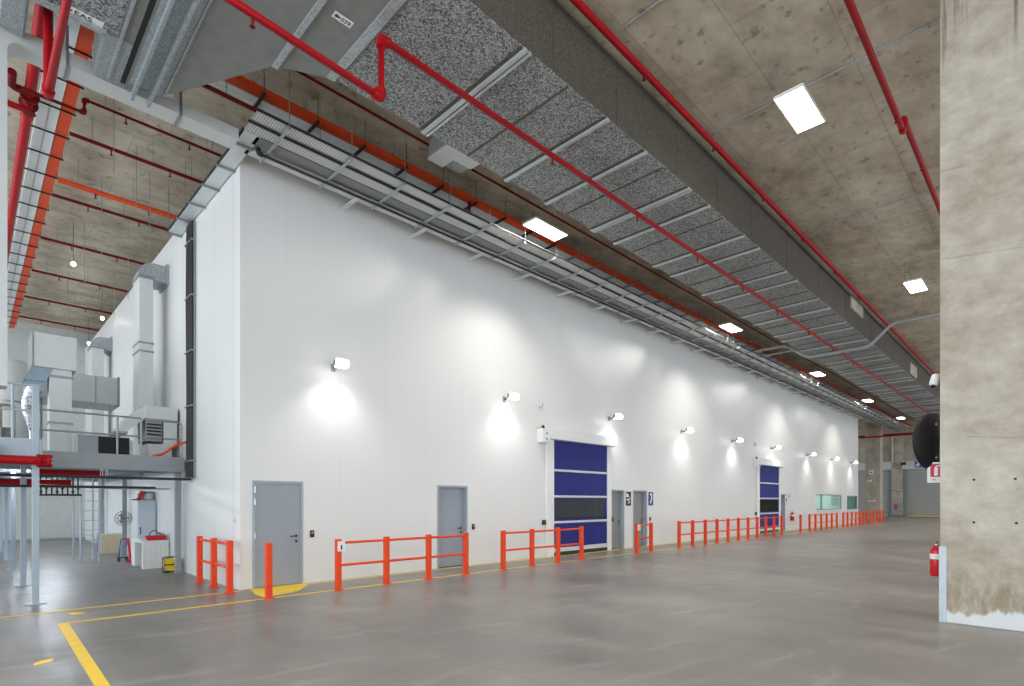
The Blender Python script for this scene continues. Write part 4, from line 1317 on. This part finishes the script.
for k in range(3):
    a = k * 2 * PI / 3
    u = Vector((math.cos(a), 0, math.sin(a)))
    w = Vector((-math.sin(a), 0, math.cos(a)))
    mb.add([c + u * 0.03 + w * 0.03 + Vector((0, 0.03, 0)), c + u * 0.15 + w * 0.05 + Vector((0, 0.045, 0)), c + u * 0.15 - w * 0.02 + Vector((0, 0.02, 0)), c + u * 0.03 - w * 0.03 + Vector((0, 0.02, 0)),
            c + u * 0.03 + w * 0.03 + Vector((0, 0.036, 0)), c + u * 0.15 + w * 0.05 + Vector((0, 0.051, 0)), c + u * 0.15 - w * 0.02 + Vector((0, 0.026, 0)), c + u * 0.03 - w * 0.03 + Vector((0, 0.026, 0))],
           [(0, 1, 2, 3), (7, 6, 5, 4), (0, 4, 5, 1), (1, 5, 6, 2), (2, 6, 7, 3), (3, 7, 4, 0)])
mb.build('blades', 'midgrey', t)
MB().lathe([(0.05, 0), (0.05, 0.09), (0.03, 0.12)], c + Vector((0, -0.03, 0)), (0, 1, 0), 12).build('hub', 'grey_tray', t)
t = thing('carton_panel', 'beige board box standing against the side wall under the mezzanine', 'box', (3.3, 22, 0))
MB().rbox(3.02, 3.62, 21.7, 22.3, 0.0, 0.62, 0.006).build('body', 'beige', t)
B(3.02, 3.06, 21.69, 22.31, 0.0, 0.64).build('edge_board', 'offwhite', t)
t = thing('hand_truck', 'small dark blue trolley parked beside the white bench', 'trolley', (2.95, 19.2, 0))
mb = MB()
mb.tube([(3.03, 18.7, 0.12), (3.09, 18.8, 0.62), (3.23, 18.8, 0.62), (3.17, 18.7, 0.12)], 0.014, 8, 0.04)
mb.tube([(3.05, 18.72, 0.3), (3.19, 18.72, 0.3)], 0.012, 6)
mb.build('frame', 'sign_blue', t)
B(2.99, 3.21, 18.45, 18.75, 0.10, 0.125).build('platform', 'black', t)
for xx in (3.01, 3.19):
    for yy in (18.5, 18.7):
        MB().lathe([(0.05, 0), (0.05, 0.03)], (xx - 0.015, yy, 0.05), (1, 0, 0), 12).build('wheel', 'black', t)
MB().rbox(3.05, 3.17, 18.5, 18.66, 0.125, 0.46, 0.02).build('bag', 'teal', t)
t = thing('red_pole_tool', 'red tall tool leaning beside the small trolley', 'tool', (3.08, 18.2, 0))
MB().tube([(3.21, 18.15, 0.02), (3.17, 18.32, 0.66)], 0.032, 8).build('shaft', 'red_ext', t)
MB().rbox(3.14, 3.20, 18.08, 18.25, 0.0, 0.09, 0.01).build('foot', 'red_ext', t)

# ------------------------------------------------------------------ items on the stained column
t = thing('convex_mirror', 'black backed round convex mirror mounted beside the stained column', 'mirror', (10.28, 1.30, 2.60))
c = Vector((10.38, 1.295, 2.60))
ax = Vector((0.436, 0.90, 0))
MB().lathe([(0.10, -0.10), (0.28, -0.075), (0.40, -0.02), (0.44, 0.02), (0.44, 0.05)], c, ax, 40).build('back_shell', 'black_gloss', t)
MB().lathe([(0.43, 0.05), (0.34, 0.085), (0.2, 0.11), (0.05, 0.12)], c, ax, 40).build('mirror_face', 'chrome', t)
MB().tube([c - ax * 0.10, (10.285, 1.20, 2.60), (10.285, 1.165, 2.60)], 0.022, 8, 0.04).build('arm', 'steel', t)
for dz in (0.24, -0.25):
    q = c + Vector((-0.90, 0.436, 0)) * 0.14 - ax * 0.085 + Vector((0, 0, dz))
    MB().lathe([(0.018, 0), (0.018, 0.012)], q, -ax, 10).build('bolt', 'chrome', t)
t = thing('extinguisher_sign', 'red and white fire extinguisher sign projecting from the stained column', 'sign', (10.25, 1.26, 1.98))
B(10.24, 10.25, 1.168, 1.385, 1.975, 2.28).build('plate', 'sign_white', t)
B(10.236, 10.24, 1.172, 1.345, 2.06, 2.255).build('red_field', 'sign_red', t)
mb = MB()
mb.box(10.233, 10.236, 1.255, 1.30, 2.08, 2.20)
mb.box(10.233, 10.236, 1.265, 1.29, 2.20, 2.22)
mb.prism([(1.20, 2.23), (1.26, 2.235), (1.285, 2.225), (1.26, 2.22), (1.21, 2.215)], 0, 10.233, 10.236)
mb.build('pictogram', 'sign_white', t)
lettering('lettering', 'FIRE', 0.032, 'sign_red', t, (10.236, 1.335, 2.012), (0, -1, 0), (0, 0, 1))
t = thing('security_camera', 'small white security camera high on the stained column', 'camera', (9.9, 1.2, 3.4))
MB().tube([(9.95, 1.167, 3.52), (9.95, 1.23, 3.52), (9.93, 1.24, 3.47)], 0.02, 8, 0.03).build('bracket', 'white', t)
MB().lathe([(0.045, 0), (0.055, 0.03), (0.055, 0.14), (0.04, 0.17)], (9.93, 1.24, 3.52), (-0.35, 0.15, -0.9), 14).build('body', 'white', t)
MB().lathe([(0.038, 0), (0.03, 0.015)], Vector((9.93, 1.24, 3.52)) + Vector((-0.35, 0.15, -0.9)).normalized() * 0.17, (-0.35, 0.15, -0.9), 12).build('lens', 'black', t)

# ------------------------------------------------------------------ far end of the hall
def shutter(y0, y1, lab):
    t = thing('roller_shutter', lab, 'roller shutter', (FARX, (y0 + y1) / 2, 0), 'grey roller shutters in the far wall')
    X = FARX
    B(X - 0.06, X - 0.005, y0 + 0.3, y1 - 0.3, 0.04, 5.2).build('curtain', 'slat', t)
    B(X - 0.07, X - 0.005, y0 + 0.3, y1 - 0.3, 0, 0.10).build('bottom_bar', 'yellow', t)
    for a, b in ((y0, y0 + 0.3), (y1 - 0.3, y1)):
        MB().rbox(X - 0.22, X - 0.005, a, b, 0, 5.2, 0.02).build('guide', 'midgrey', t)
    MB().rbox(X - 0.75, X - 0.005, y0 - 0.1, y1 + 0.1, 5.2, 6.1, 0.03).build('hood', 'offwhite', t)
    return t
shutter(7.9, 12.0, 'grey roller shutter carrying a blue sign on its hood')
shutter(13.2, 17.4, 'grey roller shutter partly behind the far concrete column')
t = thing('dock_sign', 'blue sign with white figure on the shutter hood', 'sign', (FARX - 0.76, 10.5, 5.3))
B(FARX - 0.78, FARX - 0.752, 10.0, 10.95, 5.33, 6.02).build('plate', 'sign_cyan', t)
mb = MB()
X = FARX - 0.78
mb.box(X - 0.01, X, 10.60, 10.72, 5.80, 5.92)
mb.prism([(10.55, 5.78), (10.78, 5.72), (10.86, 5.45), (10.78, 5.43), (10.70, 5.60), (10.60, 5.42), (10.52, 5.44), (10.62, 5.62), (10.45, 5.66)], 0, X - 0.01, X)
mb.box(X - 0.01, X, 10.12, 10.36, 5.45, 5.90)
mb.build('pictogram', 'sign_white', t)
t = thing('dock_light', 'dark dock lamp cluster fixed above the shutter corner', 'lamp', (FARX - 1.0, 12.2, 5.7))
for dy in (0, 0.35):
    MB().rbox(FARX - 1.2, FARX - 0.76, 11.72 + dy * 0.6, 11.92 + dy * 0.6, 5.65, 5.95, 0.03).build('lamp_head', 'black', t)
MB().tube([(FARX - 0.9, 11.9, 5.7), (FARX - 0.5, 12.3, 5.6)], 0.04, 8).build('arm', 'black', t)
t = thing('downpipe', 'pale downpipe on the far wall between the shutters', 'pipe', (FARX - 0.6, 13.0, 5))
MB().tube([(FARX - 0.6, 13.0, 5.6), (FARX - 0.6, 13.0, CEIL)], 0.06, 8).build('pipe', 'offwhite', t)
t = thing('hydrant_cabinet', 'grey cabinet with a red arrow on the pier between the shutters', 'cabinet', (FARX - 0.6, 12.6, 0))
MB().rbox(FARX - 0.75, FARX - 0.5, 12.1, 13.1, 0.1, 1.5, 0.02).build('body', 'midgrey', t)
MB().prism([(12.45, 1.3), (12.85, 1.3), (12.65, 0.6)], 0, FARX - 0.77, FARX - 0.75).build('arrow', 'sign_red', t)
for k, (yy, z, lab) in enumerate(((12.85, 2.3, 'white switch box on the pier above the grey cabinet'), (12.4, 2.6, 'second white switch box on the pier, set a little higher'))):
    t = thing('switch_box', lab, 'switch box', (FARX - 0.55, yy, z))
    MB().rbox(FARX - 0.62, FARX - 0.5, yy - 0.17, yy + 0.17, z, z + 0.4, 0.02).build('casing', 'offwhite', t)
    B(FARX - 0.635, FARX - 0.62, yy - 0.06, yy + 0.06, z + 0.12, z + 0.26).build('switch', 'black', t)
for k, (yy, z, w, h, lab) in enumerate(((12.25, 1.62, 0.55, 0.14, 'white notice strip low on the far concrete column'), (12.3, 4.2, 0.3, 0.4, 'small pale speaker on the far concrete column, upper'), (12.45, 3.5, 0.3, 0.18, 'small pale box on the far concrete column, lower'))):
    t = thing('column_fixture', lab, 'fixture', (59.95, yy, z))
    MB().rbox(59.86, 59.998, yy - w / 2, yy + w / 2, z, z + h, 0.015).build('casing', 'sign_white', t)
    B(59.855, 59.86, yy - w * 0.2, yy + w * 0.2, z + h * 0.3, z + h * 0.6).build('mark', 'ink', t)
pipe('sprinkler_pipe', 'red pipe crossing the hall ceiling before the far wall', 'pipe', [(58.0, 2, 7.5), (58.0, 16, 7.5)], 0.07, 'red', clips=[(58, q, 7.5) for q in (3.5, 4.5, 12)])
pipe('sprinkler_pipe', 'red pipe crossing the ceiling just past the white wall end', 'pipe', [(66.0, 2, 8.4), (66.0, 22, 8.4)], 0.08, 'dark_red', clips=[(66, q, 8.4) for q in (4, 10, 16)])

# ------------------------------------------------------------------ daylight and camera
w = bpy.data.worlds.new('overcast_sky')
SC.world = w
w.use_nodes = True
bg = w.node_tree.nodes['Background']
bg.inputs['Color'].default_value = (0.86, 0.93, 1.0, 1)
tc = w.node_tree.nodes.new('ShaderNodeTexCoord')
sx = w.node_tree.nodes.new('ShaderNodeSeparateXYZ')
w.node_tree.links.new(tc.outputs['Generated'], sx.inputs[0])
# overcast sky, brighter on the plant area side
w.node_tree.links.new(maprange(w.node_tree, sx.outputs[0], -0.95, 0.1, 2.5, 1.35), bg.inputs['Strength'])

cam = bpy.data.cameras.new('camera')
cam.sensor_width = 36.0
cam.lens = 36.0 * 545.0 / 1024.0
cam.shift_y = (501.0 - 343.0) / 1024.0
cam.clip_end = 400
co = bpy.data.objects.new('camera', cam)
COL.objects.link(co)
co.location = (0, 0, EYE)
co.rotation_euler = (PI / 2, 0, -PI / 4)
SC.camera = co

vs = SC.view_settings
vs.view_transform = 'Standard'
vs.look = 'None'
vs.gamma = 1.0
vs.use_curve_mapping = False
vs.exposure = 0.48
